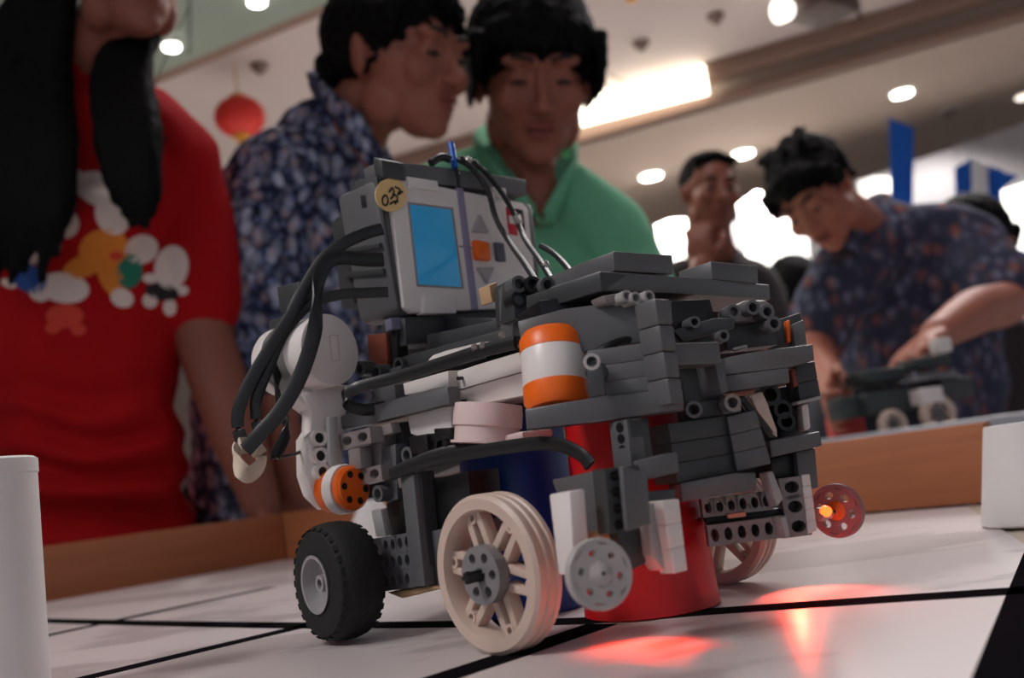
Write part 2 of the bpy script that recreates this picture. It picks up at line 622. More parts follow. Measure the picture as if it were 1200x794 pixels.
banner('hanging_banner', [(1178, 288), (1230, 300), (1260, 755), (1200, 755)], 4.6, BANNER, None, 'blue cloth hanging low behind the right-hand man\'s elbow at the frame edge')
# grey booth counter at the right edge behind the right-hand man
c0 = at(1178, 420, 3.0)
t = empty('booth_counter', (c0.x + .25, 3.1, 0), 'pale rounded booth counter at the right edge behind the right-hand man', 'counter')
bm = bmesh.new()
add_box(bm, (c0.x, 2.95, 0), (c0.x + .6, 3.35, at(1185, 372, 3.0).z), .03)
obj('body', bm, mat('counter_laminate', (206, 200, 190), 0.5), t)
bm = bmesh.new()
add_box(bm, (c0.x - .02, 2.93, at(1185, 372, 3.0).z), (c0.x + .62, 3.37, at(1185, 366, 3.0).z), .004)
obj('worktop', bm, mat('counter_top', (222, 218, 210), 0.4), t)

# ------------------------------------------------------------------ the robot field: table, boards, mat
WOOD = None


def wood(name, c1, c2, scale=6, stretch=(1, 1, 14)):
    m = bpy.data.materials.new(name)
    m.use_nodes = True
    nt = m.node_tree
    b = nt.nodes['Principled BSDF']
    b.inputs['Roughness'].default_value = 0.55
    tc = nt.nodes.new('ShaderNodeTexCoord')
    mp = nt.nodes.new('ShaderNodeMapping')
    mp.inputs['Scale'].default_value = stretch
    no = nt.nodes.new('ShaderNodeTexNoise')
    no.inputs['Scale'].default_value = scale
    no.inputs['Detail'].default_value = 6
    no.inputs['Distortion'].default_value = 1.2
    rp = nt.nodes.new('ShaderNodeMix'); rp.data_type = 'RGBA'
    rp.inputs['A'].default_value = lin(c1); rp.inputs['B'].default_value = lin(c2)
    nt.links.new(tc.outputs['Object'], mp.inputs[0]); nt.links.new(mp.outputs[0], no.inputs['Vector'])
    nt.links.new(no.outputs['Fac'], rp.inputs['Factor']); nt.links.new(rp.outputs['Result'], b.inputs['Base Color'])
    return m


WOOD = wood('border_board_wood', (186, 116, 76), (152, 88, 56))
C = ground(335, 655)
L0 = ground(50, 705)
Rr = ground(1088, 594)
ld = (L0 - C).normalized()
rd = (Rr - C).normalized()
BH = .0605
fld = empty('robot_field_table', (C.x, C.y - .6, 0), 'field table with wooden border boards and a printed white mat under the robot', 'table')
l_out = Vector((-ld.y, ld.x, 0)); l_out = l_out if l_out.dot(Vector((-1, 1, 0))) > 0 else -l_out
r_out = Vector((-rd.y, rd.x, 0)); r_out = r_out if r_out.dot(Vector((1, 1, 0))) > 0 else -r_out
bm = bmesh.new()
LE, RE = C + ld * 1.6, C + rd * 1.75
add_prism(bm, [C, LE, LE + l_out * .019, C + l_out * .019], Vector((0, 0, BH)), .001)
obj('border_board', bm, WOOD, fld)
bm = bmesh.new()
RB = ground(1182, 583); RBe = C + rd * ((RB - C).dot(rd))
add_prism(bm, [C + l_out * .019, RBe, RBe + r_out * .019, C + l_out * .019 + r_out * .019], Vector((0, 0, BH)), .001)
obj('border_board', bm, WOOD, fld)
# table slab under the mat
far = [LE, C, RE, Vector((RE.x + .2, -.25, TZ)), Vector((LE.x, -.25, TZ))]
bm = bmesh.new()
add_prism(bm, [Vector((p.x, p.y, TZ - .03)) for p in far], Vector((0, 0, .0285)))
obj('table_top', bm, mat('field_base_paint', (206, 192, 176), 0.6), fld)
for p in [LE + Vector((.12, -.1, 0)), C + Vector((0, -.12, 0)), RE + Vector((-.1, -.08, 0)), Vector((RE.x, -.15, 0)), Vector((LE.x + .1, -.15, 0))]:
    bm = bmesh.new(); add_box(bm, (p.x - .025, p.y - .025, 0), (p.x + .025, p.y + .025, TZ - .03), .003)
    obj('leg', bm, mat('table_leg_metal', (70, 70, 72), 0.4), fld)
# printed mat
m = mat('printed_mat_vinyl', (220, 210, 209), 0.30, (208, 198, 198), 4)
nt = m.node_tree
b_ = nt.nodes['Principled BSDF']
tc = [n for n in nt.nodes if n.type == 'TEX_COORD'][0]
mp = nt.nodes.new('ShaderNodeMapping'); mp.inputs['Scale'].default_value = (2.8, 6, 1); mp.inputs['Rotation'].default_value = (0, 0, R(45))
nz = nt.nodes.new('ShaderNodeTexNoise'); nz.inputs['Scale'].default_value = 1.3; nz.inputs['Detail'].default_value = 8; nz.inputs['Roughness'].default_value = .62
nt.links.new(tc.outputs['Object'], mp.inputs[0]); nt.links.new(mp.outputs[0], nz.inputs['Vector'])
mr = nt.nodes.new('ShaderNodeMapRange'); mr.inputs['From Min'].default_value = .51; mr.inputs['From Max'].default_value = .545
mr.inputs['To Max'].default_value = .8
nt.links.new(nz.outputs['Fac'], mr.inputs['Value'])
mx = nt.nodes.new('ShaderNodeMix'); mx.data_type = 'RGBA'
old = b_.inputs['Base Color'].links[0].from_socket
nt.links.new(old, mx.inputs['A']); mx.inputs['B'].default_value = lin((176, 166, 166))
nt.links.new(mr.outputs[0], mx.inputs['Factor']); nt.links.new(mx.outputs['Result'], b_.inputs['Base Color'])
MATM = m
k1, k2 = ground(1133, 593), ground(1168, 616)
kk = k2 + (k2 - k1) * 5
LEm, Cm = LE + (Vector((.4, -.4, 0)) * .0), C
poly = [C + ld * .012 + rd * .012, C + ld * 1.5 + rd * .012, Vector((LE.x, -.2, TZ)), Vector((.05, -.2, TZ)), Vector((kk.x, -.2, TZ)), kk, k2, k1]
poly = [Vector((p.x, p.y, TZ - .0015)) for p in poly]
bm = bmesh.new(); add_prism(bm, poly, Vector((0, 0, .0015)))
obj('printed_mat', bm, MATM, fld)
LINE = mat('black_track_print', (26, 23, 26), 0.9, (20, 18, 21), 30, spec=.0)


def strip(pts, w, name='track_line', ends=None):
    bm = bmesh.new()
    n = len(pts)
    lo, hi = [], []
    for i, p in enumerate(pts):
        t = (pts[min(i + 1, n - 1)] - pts[max(i - 1, 0)]).normalized()
        s_ = Vector((-t.y, t.x, 0)) * w / 2
        lo.append(p - s_); hi.append(p + s_)
    for i in range(n - 1):
        add_prism(bm, [lo[i], lo[i + 1], hi[i + 1], hi[i]], Vector((0, 0, .0002)))
    bmesh.ops.remove_doubles(bm, verts=bm.verts, dist=1e-6)
    obj(name, bm, LINE, fld, 'black track line printed on the mat')


strip(smooth_path([ground(-30, 725.5), ground(50, 727), ground(200, 730.5), ground(340, 732.5), ground(455, 732), ground(530, 731), ground(690, 727), ground(845, 715.5), ground(1010, 704), ground(1200, 691.5)], 4), .0165)
strip([ground(0, 757), ground(50, 745.5), ground(200, 713), ground(318, 688)], .0135)
strip([ground(-60, 836), ground(105, 793), ground(230, 763), ground(370, 730)], .0150)
strip([ground(515, 795) + (ground(515, 795) - ground(600, 767)) * 3.5, ground(515, 795), ground(600, 767), ground(705, 731)], .0165)
g = [ground(1203, 640), ground(1136, 800), ground(1120, 840), ground(1330, 840), ground(1330, 640)]
bm = bmesh.new(); add_prism(bm, g, Vector((0, 0, .0002)))
obj('track_band', bm, LINE, fld, 'broad black band printed at the mat corner')

# white paper columns standing on the mat
PAPER = mat('white_card', (236, 232, 230), 0.7, (228, 223, 221), 8)
c = at(-14, 660, .43); c.z = TZ
r = (at(44, 660, .43) - at(-14, 660, .43)).length
htop = at(20, 536, .43).z - TZ
c.z += .0004
bm = bmesh.new(); add_lathe(bm, [(r - .0015, 0), (r, .001), (r, htop - .0075), (r + .0005, htop - .0070), (r + .0005, htop - .001), (r - .001, htop), (r - .004, htop)], c, Vector((0, 0, 1)), 40)
tag(obj('white_column', bm, PAPER), 'tall smooth white column standing on the mat at the left frame edge', 'column')
c = ground(1212, 612)
c.z += .0004
bm = bmesh.new()
rb = (ground(1168, 612) - c).length
hh = .058
add_lathe(bm, [(rb - .001, 0), (rb, .001), (rb * .60, hh - .001), (rb * .58, hh), (rb * .52, hh)], c, Vector((0, 0, 1)), 40)
tag(obj('white_cone_stand', bm, PAPER), 'short tapering white stand on the mat at the right frame edge', 'stand')
c = at(440, 640, 1.12); c.z = TZ + .0004
bm = bmesh.new()
add_lathe(bm, [(.045, 0), (.045, .001), (.012, .062), (.010, .063)], c, Vector((0, 0, 1)), 32)
tag(obj('white_cone_stand', bm, PAPER), 'blurred white cone seen between the black tyre and the orange motor hub', 'stand')

# second table beyond the right board with its pale edge
T2Z = TZ + .062
p = [at(905, 512, 1.42), at(1260, 478, 1.42)]
t = empty('second_table', (p[1].x - .2, 1.9, 0), 'second table with a pale edge beyond the wooden border', 'table')
bm = bmesh.new()
x0, x1 = p[0].x, p[1].x + .5
add_box(bm, (x0 - .2, 1.422, T2Z - .030), (x1, 2.05, T2Z - .016), .002)
obj('table_top', bm, mat('second_table_surface', (176, 170, 168), 0.5), t)
bm = bmesh.new()
add_box(bm, (x0 - .2, 1.40, T2Z - .022), (x1, 1.42, T2Z), .003)
obj('table_rim', bm, mat('pale_table_edge', (198, 198, 204), 0.4), t)
bm = bmesh.new()
add_box(bm, (x0 - .2, 1.402, T2Z - .060), (x1, 1.421, T2Z - .0225), .002)
obj('apron', bm, WOOD, t)
for xx, yy in ((x0 - .12, 1.47), (x1 - .08, 1.47), (x0 - .12, 1.98), (x1 - .08, 1.98)):
    bm = bmesh.new(); add_box(bm, (xx - .025, yy - .025, 0), (xx + .025, yy + .025, T2Z - .0305), .003)
    obj('leg', bm, mat('table_leg_metal', (70, 70, 72), 0.4), t)
# ------------------------------------------------------------------ the robot
AZ = 44.0
LAT = Vector((math.sin(R(AZ)), math.cos(R(AZ)), 0))      # across the robot: right and away
BACK = Vector((-math.cos(R(AZ)), math.sin(R(AZ)), 0))    # towards its rear: left and away
UP = Vector((0, 0, 1))
W0 = ground(590, 766)
rb_root = empty('robot', W0 + LAT * .08 + BACK * .05,
                'grey and white brick-built robot with control unit, cables and bare spoked wheels on the mat', 'robot')


def part(name, m, pxs, Y, az=None, thick=.008, bev=.0006, parent=None, label=None, ref=None, lift=0, tilt=0):
    """a brick whose seen face is outlined by pxs on an upright plane through (ref or first corner) at distance Y"""
    rx, ry = ref or (sum(p[0] for p in pxs) / len(pxs), sum(p[1] for p in pxs) / len(pxs))
    pl = plane(rx, ry, Y, AZ if az is None else az, tilt)
    return obj(name, slab(pxs, pl, thick, bev, lift), m, parent or rb_root, label)


SD, FR = AZ + 90, AZ      # azimuths of side faces and of front faces


def pin(x, y, Y, az, r, parent, m=LGREY, mh=HOLE, name='pin', depth=.004):
    """round connector with a dark bore, standing proud of a face"""
    pl = plane(x, y, Y, az)
    c, n = pl
    bm = bmesh.new()
    add_lathe(bm, [(r * .62, -.001), (r * .62, depth), (r, depth), (r, -.004), (r * .3, -.004)], c - n * .002, n, 18, False)
    o = obj(name, bm, m, parent)
    return o


def bore(x, y, Y, az, r, parent):
    pl = plane(x, y, Y, az)
    c, n = pl
    bm = bmesh.new()
    add_lathe(bm, [(r, .0004), (r, -.003)], c, n, 16)
    return obj('pin_hole', bm, HOLE, parent)


def stud_bricks(m, pxs, Y, az, rows, thick=.016, name='brick', label=None):
    """a stack of bricks: pxs = TL, TR, BR, BL of the stack; rows bricks one above another"""
    TL, TR, BR, BL = pxs
    ref = ((TL[0] + BR[0]) / 2, (TL[1] + BR[1]) / 2)
    out = []
    for k in range(rows):
        a, b = k / rows, (k + 1) / rows
        q = [(TL[0] + (BL[0] - TL[0]) * t, TL[1] + (BL[1] - TL[1]) * t) for t in (a, b)]
        w = [(TR[0] + (BR[0] - TR[0]) * t, TR[1] + (BR[1] - TR[1]) * t) for t in (a, b)]
        out.append(part(name, m, [q[0], w[0], w[1], q[1]], Y, az, thick, .0005, None, label, ref))
    return out


# --- drive wheels: bare cream rims on six pairs of spokes, a grey pierced disc on the hub
def spoked_wheel(c, axis, label):
    bm = bmesh.new()
    h = .0068
    add_lathe(bm, [(.0250, -h), (.0292, -h), (.0308, -h * .8), (.0308, -.0035), (.0300, -.003), (.0300, -.0012), (.0308, -.0007), (.0308, .0007), (.0300, .0012), (.0300, .003),
                   (.0308, .0035), (.0308, h * .8), (.0292, h), (.0250, h), (.0240, h * .5), (.0240, -h * .5)], c, axis, 64, False)
    rim = obj('wheel', bm, CREAM, rb_root, label)
    x, y, a = frame_of(axis)
    for k in range(6):
        t = R(60 * k + 12)
        d, s = x * math.cos(t) + y * math.sin(t), y * math.cos(t) - x * math.sin(t)
        bm = bmesh.new()
        for sg in (-1, 1):
            p0, p1 = c + d * .0085 + s * sg * .0036, c + d * .0250 + s * sg * .0030
            w = s * .0016
            add_prism(bm, [p0 - w - a * .003, p1 - w - a * .003, p1 + w - a * .003, p0 + w - a * .003], a * .006, .0004)
        add_lathe(bm, [(.0014, -.0034), (.0026, -.0034), (.0026, .0034), (.0014, .0034)], c + d * .0228, a, 12, False)
        obj('spoke', bm, CREAM, rim)
    bm = bmesh.new()
    for k in range(6):
        def fn(u, v, t, k=k):
            th = R(60 * k) + R(30) * u
            r = .0072 + .0042 * v
            return c + (x * math.cos(th) + y * math.sin(th)) * r + a * (-.0085 + t)
        holed_cell(bm, fn, .5, .005, 12)
    add_lathe(bm, [(.0008, -.0080), (.0031, -.0080), (.0031, .0065), (.0008, .0065)], c, a, 16, False)
    obj('hub_disc', bm, mat('hub_grey_plastic', (128, 124, 126), 0.4), rim, 'grey pierced hub disc')
    bm = bmesh.new()
    add_box(bm, (-.0022, -.0009, -.016), (.0022, .0009, .035), .0003, Matrix.Translation(c) @ Matrix((x.to_4d(), y.to_4d(), a.to_4d(), (0, 0, 0, 1))).transposed() if False else Matrix.Translation(c) @ Matrix((( x.x, y.x, a.x, 0), (x.y, y.y, a.y, 0), (x.z, y.z, a.z, 0), (0, 0, 0, 1))))
    add_box(bm, (-.0009, -.0022, -.016), (.0009, .0022, .035), .0003, Matrix.Translation(c) @ Matrix(((x.x, y.x, a.x, 0), (x.y, y.y, a.y, 0), (x.z, y.z, a.z, 0), (0, 0, 0, 1))))
    obj('axle', bm, BLACK, rim)
    return rim


wc = W0 + UP * .0309
spoked_wheel(wc + LAT * .002, LAT - BACK * .06, 'near cream spoked wheel without its tyre')
spoked_wheel(W0 + LAT * .158 + UP * .0309, -LAT, 'far cream spoked wheel half hidden by the red cup')

# --- rear wheel with black balloon tyre
tc_ = ground(404, 752) + UP * .0290
ax = (LAT * .97 - BACK * .13).normalized()
bm = bmesh.new()
hw = .0118
prof = [(.0128, -hw), (.0190, -hw * 1.02), (.0245, -hw * .93), (.0272, -hw * .65), (.0280, -hw * .3), (.0280, hw * .3), (.0272, hw * .65), (.0245, hw * .93), (.0200, hw * 1.02), (.0128, hw)]
add_lathe(bm, prof, tc_, ax, 56, False)
tyre = obj('wheel', bm, RUBBER, rb_root, 'small rear wheel with a fat black tyre')
x_, y_, a_ = frame_of(ax)
bm = bmesh.new()
for k in range(28):
    for sg in (-1, 1):
        t = 2 * math.pi * (k + .5 * (sg > 0)) / 28
        d = x_ * math.cos(t) + y_ * math.sin(t)
        s = y_ * math.cos(t) - x_ * math.sin(t)
        p0, p1 = tc_ + d * .0275 + a_ * sg * .0010, tc_ + d * .0252 + a_ * sg * .0110
        w = s * .0019
        add_prism(bm, [p0 - w, p1 - w * .8, p1 + w * .8, p0 + w], d * .0006)
tr = obj('tread', bm, RUBBER, tyre, None, 'stuff')
bm = bmesh.new()
add_lathe(bm, [(.0130, -.0112), (.0138, -.0128), (.0122, -.0128), (.0112, -.0085), (.0098, -.0060), (.0045, -.0056), (.0040, -.0100), (.0022, -.0100), (.0022, .004), (.0130, .004)], tc_, ax, 40, False)
obj('hub', bm, mat('hub_light_grey', (150, 146, 148), 0.38), tyre, 'light grey hub')
bm = bmesh.new()
add_lathe(bm, [(.0021, -.0085), (.0021, .04)], tc_, ax, 12)
obj('axle', bm, BLACK, tyre)


# --- pierced guide pulleys at the two front corners
def pulley(c, axis, r, m, name_label, hub=None, hole=.36):
    x, y, a = frame_of(axis)
    bm = bmesh.new()
    for k in range(6):
        def fn(u, v, t, k=k):
            th = R(60 * k + 14) + R(30) * u
            rr = r * (.60 + .26 * v)
            return c + (x * math.cos(th) + y * math.sin(th)) * rr + a * (-.0015 + t * 1.0)
        holed_cell(bm, fn, hole, .003, 14)
    add_lathe(bm, [(r * .85, -.0016), (r * .97, -.0017), (r, -.0012), (r * .95, 0), (r, .0016), (r * .97, .0022), (r * .85, .0022)], c, a, 48, False)
    bm2 = bmesh.new()
    o = obj('guide_wheel', bm, m, rb_root, name_label)
    add_lathe(bm2, [(.0008, -.0034), (r * .36, -.00155), (r * .36, .0034), (.0008, .0034)], c, a, 20, False)
    obj('hub', bm2, hub or m, o)
    bm2 = bmesh.new(); add_lathe(bm2, [(.0017, -.0017), (.0022, .022)], c, a, 10)
    obj('axle', bm2, BLACK, o)
    return o


PALE = mat('pale_pulley_plastic', (176, 170, 168), 0.4)
c1 = at(702, 672, .335)
v1 = (c1 - CAM).normalized()
pulley(c1, (v1 + Vector((-.48, 0, .03))).normalized(), .0119, PALE, 'grey pierced disc wheel at the near front corner')
c2 = at(981, 598, .462)
v2 = (c2 - CAM).normalized()
PINKY = mat('translucent_red_plastic', (190, 70, 70), 0.35)
p_ = pulley(c2, (v2 + Vector((.50, .0, .06))).normalized(), .0124, mat('dull_red_pulley', (168, 120, 122), 0.4), 'reddish pierced disc wheel at the far front corner', ORANGE, .52)
bm = bmesh.new()
add_tube(bm, [at(958, 603, .452), at(970, 600, .456)], .0032, None, 12, 2)
obj('bush', bm, LGREY, p_)

# --- orange-ended drive motor lying along the near side
mo = part('motor', WHITE, [(527, 436), (560, 427), (607, 413), (622, 411), (628, 462), (613, 463), (530, 484)], .445, SD, .026, .0022, None, 'white motor housing lying along the side with orange hub rings', (600, 440))
mc0, mc1 = at(647, 411, .417), at(652, 458, .413)
ma = (mc1 - mc0).normalized()
mr_ = .0138
bm = bmesh.new(); add_lathe(bm, [(mr_ * .98, 0), (mr_, .001), (mr_, (mc1 - mc0).length - .001), (mr_ * .98, (mc1 - mc0).length)], mc0, ma, 40)
obj('drum', bm, WHITE, mo)
bm = bmesh.new(); add_lathe(bm, [(mr_ * .45, -.0085), (mr_ * .86, -.0080), (mr_ * 1.0, -.0050), (mr_ * 1.01, .0006), (mr_ * .9, .001)], mc0, ma, 40)
obj('hub_ring', bm, ORANGE, mo, 'upper orange hub ring')
bm = bmesh.new(); e_ = (mc1 - mc0).length
add_lathe(bm, [(mr_ * .9, e_ - .002), (mr_ * 1.02, e_ - .0022), (mr_ * 1.03, e_ + .0045), (mr_ * .90, e_ + .0078), (mr_ * .4, e_ + .0082)], mc0, ma, 40)
obj('hub_ring', bm, ORANGE, mo, 'lower orange hub ring')
# parting line along the housing
bm = bmesh.new()
pl = plane(600, 440, .445, SD)
P = [on(527, 459.5, (pl[0] + pl[1] * .0003, pl[1])), on(630, 431, (pl[0] + pl[1] * .0003, pl[1]))]
add_tube(bm, P, .0003, None, 6, 1)
obj('seam', bm, mat('seam_brown_plastic', (120, 96, 88), 0.6), mo)
for q in ((537, 443), (541, 470)):
    bore(q[0], q[1], .466, SD, .0009, mo)
# round gearbox under the housing
g0, g1 = at(572, 484, .452), at(570, 519, .452)
bm = bmesh.new()
L_ = (g1 - g0).length
add_lathe(bm, [(.0155, -.004), (.0160, 0), (.0160, L_ * .45), (.0150, L_ * .5), (.0150, L_ * .93), (.0165, L_ * .96), (.0165, L_ * 1.04), (.015, L_ * 1.05)], g0, (g1 - g0).normalized(), 40)
obj('gearbox', bm, mat('pinkish_white_plastic', (226, 202, 198), 0.4), mo)
part('motor_flange', WHITE, [(472, 449), (525, 434), (526, 453), (474, 463)], .478, SD, .014)
part('motor_flange', WHITE, [(476, 487), (527, 474), (531, 522), (480, 509)], .476, SD, .014, .0015)
part('floor_plate', mat('pinkish_white_plastic', (226, 202, 198), 0.4), [(507, 528), (612, 505), (613, 514), (512, 532)], .452, SD, .02, .001)
# upper motor behind, only its pale top shows
part('motor_top', WHITE, [(497, 424), (506, 415), (522, 411), (562, 401), (585, 398), (588, 404), (506, 425)], .474, SD, .02, .002, label='pale top of a second motor behind the cable')

# --- beams of the near side
part('beam', GREY, [(398, 487), (430, 477), (480, 463), (508, 455), (524, 452), (527, 475), (505, 478), (430, 497), (400, 504)], .465, SD, .008, .0012, None, None, (500, 470))
stud_bricks(GREY2, [(470, 418), (600, 383), (606, 402), (478, 436)], .485, SD, 1, .02)
stud_bricks(GREY2, [(500, 392), (596, 372), (602, 390), (500, 412)], .50, SD, 1, .02)
part('brick', GREY2, [(446, 385), (500, 372), (560, 372), (600, 376), (600, 395), (470, 430), (448, 430)], .545, SD, .02)
part('panel', RUST, [(430, 392), (452, 390), (454, 428), (433, 430)], .53, SD, .006, label='rust brown panel under the control unit')
part('beam', BLACK, [(452, 384), (464, 383), (466, 432), (454, 432)], .525, SD, .008)
for q in [(425, 432), (444, 436), (470, 428)]:
    pin(q[0], q[1], .515, SD, .0042, rb_root, GREY2)
part('beam', GREY2, [(424, 440), (470, 428), (472, 446), (426, 458)], .52, SD, .01)
part('beam', GREY, [(437, 455), (462, 450), (464, 470), (440, 476)], .505, SD, .01)

# --- rear motor hanging at the left: round drum, neck, orange hub
d0 = at(388, 409, .500)
dax = (BACK * .99 - LAT * .09).normalized()
bm = bmesh.new()
rr = .0190
add_lathe(bm, [(rr * .93, 0), (rr * .985, .0006), (rr, .002), (rr, .015), (rr * .97, .0155)], d0, dax, 48)
rm = obj('motor', bm, WHITE, rb_root, 'white motor drum hanging at the rear with an orange hub below')
bm = bmesh.new(); add_lathe(bm, [(rr * .95, .0155), (rr * .95, .034)], d0, dax, 48)
obj('drum_band', bm, mat('grey_drum_band', (120, 118, 118), 0.45), rm)
bm = bmesh.new(); add_lathe(bm, [(rr, .034), (rr, .041), (rr * .93, .044)], d0, dax, 48)
obj('drum_end', bm, WHITE, rm)
pl = plane(388, 409, .4985, AZ - 16)
bm = bmesh.new()
f_ = [on(x, y, (d0 - dax * .0002, -dax)) for x, y in [(386, 393), (396, 392.5), (398, 422), (389, 423)]]
for a0, b0 in zip(f_, f_[1:] + f_[:1]):
    add_tube(bm, [a0, b0], .00022, None, 6, 1)
obj('embossed_frame', bm, mat('emboss_line', (196, 182, 178), 0.5), rm)
part('neck', WHITE, [(352, 462), (378, 452), (408, 462), (404, 500), (399, 545), (397, 590), (384, 597), (366, 580), (358, 556), (357, 512), (368, 505), (369, 484)], .508, FR + 8, .012, .0015, rm)
part('neck_rib', LGREY, [(385, 488), (396, 486), (397, 548), (391, 556), (386, 540)], .5035, FR + 8, .004, .001, rm)
part('neck_shoulder', WHITE, [(342, 462), (372, 447), (418, 452), (408, 482), (372, 484)], .513, FR + 4, .016, .002, rm)
for q in [(373.5, 513), (375, 534), (377.5, 553)]:
    pin(q[0], q[1], .503, FR + 8, .0044, rm, WHITE, name='pin_socket', depth=.0035)
    bore(q[0], q[1], .5035, FR + 8, .0029, rm)
hx = (BACK * .98 - LAT * .12).normalized()
h0 = at(416, 571, .498)
bm = bmesh.new(); add_lathe(bm, [(.0030, -.0002), (.0098, 0), (.0113, .0016), (.0113, .0042), (.0102, .005)], h0, hx, 40)
obj('hub', bm, ORANGE, rm, 'orange motor hub')
bm = bmesh.new(); add_lathe(bm, [(.0122, .005), (.0126, .006), (.0126, .011), (.0118, .012)], h0, hx, 40)
obj('hub_collar', bm, WHITE, rm)
bm = bmesh.new(); add_lathe(bm, [(.0112, .012), (.0114, .013), (.0108, .019)], h0, hx, 40)
obj('hub', bm, ORANGE, rm, 'orange hub ring on the far side of the collar')
for a in range(0, 360, 60):
    x, y, a3 = frame_of(hx)
    bm = bmesh.new()
    c = h0 + (x * math.cos(R(a + 10)) + y * math.sin(R(a + 10))) * .0072
    add_lathe(bm, [(.0018, -.0004), (.0018, .002)], c, hx, 12)
    obj('hub_hole', bm, HOLE, rm)

# --- grey joint pieces beside the rear motor
pl = plane(416, 515, .497, AZ + 96)
j = obj('joint_bar', holed_beam((398, 518.5), (434, 509.5), .0078, 3, pl, .0078, 2), MGREY, rb_root)
part('joint_post', MGREY, [(407, 527), (421, 524), (423, 549), (409, 552)], .500, AZ + 96, .007, .001)
pl = plane(436, 557, .494, AZ + 96)
obj('joint_bar', holed_beam((414, 561), (447, 553), .0078, 2, pl, .0078, 2), MGREY, rb_root)
part('joint_post', MGREY, [(431, 503), (446, 500), (447, 556), (434, 559)], .502, AZ + 96, .010, .001)
part('beam', GREY, [(447, 525), (463, 520), (466, 585), (452, 590)], .493, SD, .008)
part('beam', GREY2, [(444, 500), (470, 494), (476, 540), (448, 540)], .505, SD, .008)
pin(480, 533, .486, SD, .0042, rb_root, GREY)
pin(446, 578, .492, SD, .0042, rb_root, GREY)
part('joint_clip', MGREY, [(445, 498), (457, 495), (460, 507), (448, 511)], .488, SD, .006)
part('joint_clip', STEEL, [(465, 560), (474, 558), (476, 570), (467, 572)], .484, SD, .005)

# --- lower frame behind the wheels
part('beam', LGREY, [(446, 597), (454, 594), (461, 626), (452, 628)], .487, FR, .008)
part('battery_box', BLACK, [(452, 590), (484, 580), (486, 625), (458, 632)], .492, SD, .02)
pl = plane(487, 620, .470, SD)
obj('pierced_beam', holed_beam((487, 553), (500, 690), .0078, 9, pl, .008, 9), GREY2, rb_root)
part('upright', GREY, [(484, 555), (503, 551), (504, 580), (500, 600), (512, 684), (498, 687)], .466, FR, .01, .001)
pl = plane(466, 662, .478, SD)
for k, (ya, yb) in enumerate([(640, 633), (660, 654), (682, 676)]):
    obj('pierced_beam', holed_beam((448, ya), (490, yb), .0088, 5, plane(466, 662, .478, SD), .008, 5), GREY, rb_root)
part('brick', GREY2, [(430, 632), (470, 628), (470, 690), (434, 690)], .50, SD, .02)
part('black_box', BLACK, [(501, 562), (548, 552), (556, 640), (510, 650)], .462, SD, .02)
part('brick', GREY, [(505, 622), (552, 612), (552, 690), (512, 690)], .458, SD, .02)
part('skid', TAN, [(452, 694), (505, 686), (512, 690), (470, 701)], .474, SD, .012, .001)
# flat black cable crossing above the wheel
cable('cable', [(458, 556, .47), (500, 541, .455), (560, 529, .43), (622, 520, .405), (655, 521, .39), (680, 532, .38), (692, 545, .377)], .0011, .0030, CABLE, rb_root)
cable('cable', [(462, 552, .475), (510, 532, .462), (560, 523, .45), (612, 514, .44)], .0010, .0026, CABLE, rb_root)
pin(520, 522, .462, SD, .0045, rb_root, BLACK)
part('axle_joint', BLACK, [(478, 512), (500, 508), (502, 530), (482, 532)], .474, SD, .012)
part('axle_joint', BLACK, [(508, 502), (527, 501), (528, 524), (511, 526)], .462, SD, .012)

# --- control unit with its screen
NA = AZ - 1.5
npl = plane(454, 288, .515, NA)
NR = on(629, 290, npl)


def nq(pxs, lift=0.0, thick=.002, bev=.0004):
    return slab(pxs, npl, thick, bev, lift)


nx = obj('control_unit', nq([(438, 209), (452, 208), (618, 236), (625, 240), (637, 352), (632, 362), (475, 368), (466, 362)], 0, .034, .003), GREY, rb_root, 'grey and white control unit with a blue screen')
obj('front_cover', nq([(455, 212), (470, 209), (612, 237), (619, 245), (630, 345), (622, 360), (484, 366), (474, 360)], .0026, .005, .001), WHITE, nx, 'white front cover')
obj('screen_bezel', nq([(478, 236), (531, 243), (544, 338), (489, 335)], .0032, .002, .0004), mat('bezel_grey', (150, 142, 140), 0.4), nx)
m = mat('lcd_blue', (44, 132, 176), 0.15, (28, 100, 150), 45, emit=0.22)
scr = obj('screen', nq([(480.5, 239), (529, 245.5), (541, 336), (491, 333)], .0036, .002, .0002), m, nx, 'glowing blue screen')
for q in ([(478.5, 236.5), (530.5, 243.5), (531.5, 246), (480, 239)],):
    pass
PUR = mat('lilac_stripe', (148, 138, 168), 0.4)
obj('stripe', nq([(535, 219), (543, 220.5), (561, 362), (553, 362.5)], .0031, .002, .0003), PUR, nx, 'lilac stripe')
obj('stripe', nq([(538.5, 287), (558, 290), (558, 292), (539, 289)], .0031, .002, .0002), PUR, nx)
LB = mat('grey_button', (176, 168, 170), 0.4)
obj('button', nq([(555, 270.5), (563, 250), (574, 272)], .0050, .004, .0006), LB, nx, 'triangular grey button')
obj('button', nq([(561, 312.5), (580, 312.5), (572.5, 332)], .0050, .004, .0006), LB, nx, 'triangular grey button pointing down')
obj('button', nq([(557, 280), (574, 283), (576.5, 305), (559.5, 303)], .006, .004, .001), ORANGE, nx, 'square orange button')
obj('button', nq([(581, 283), (591, 284.5), (594, 306), (584, 305)], .0050, .004, .0008), mat('slate_button', (92, 92, 106), 0.4), nx, 'dark grey button')
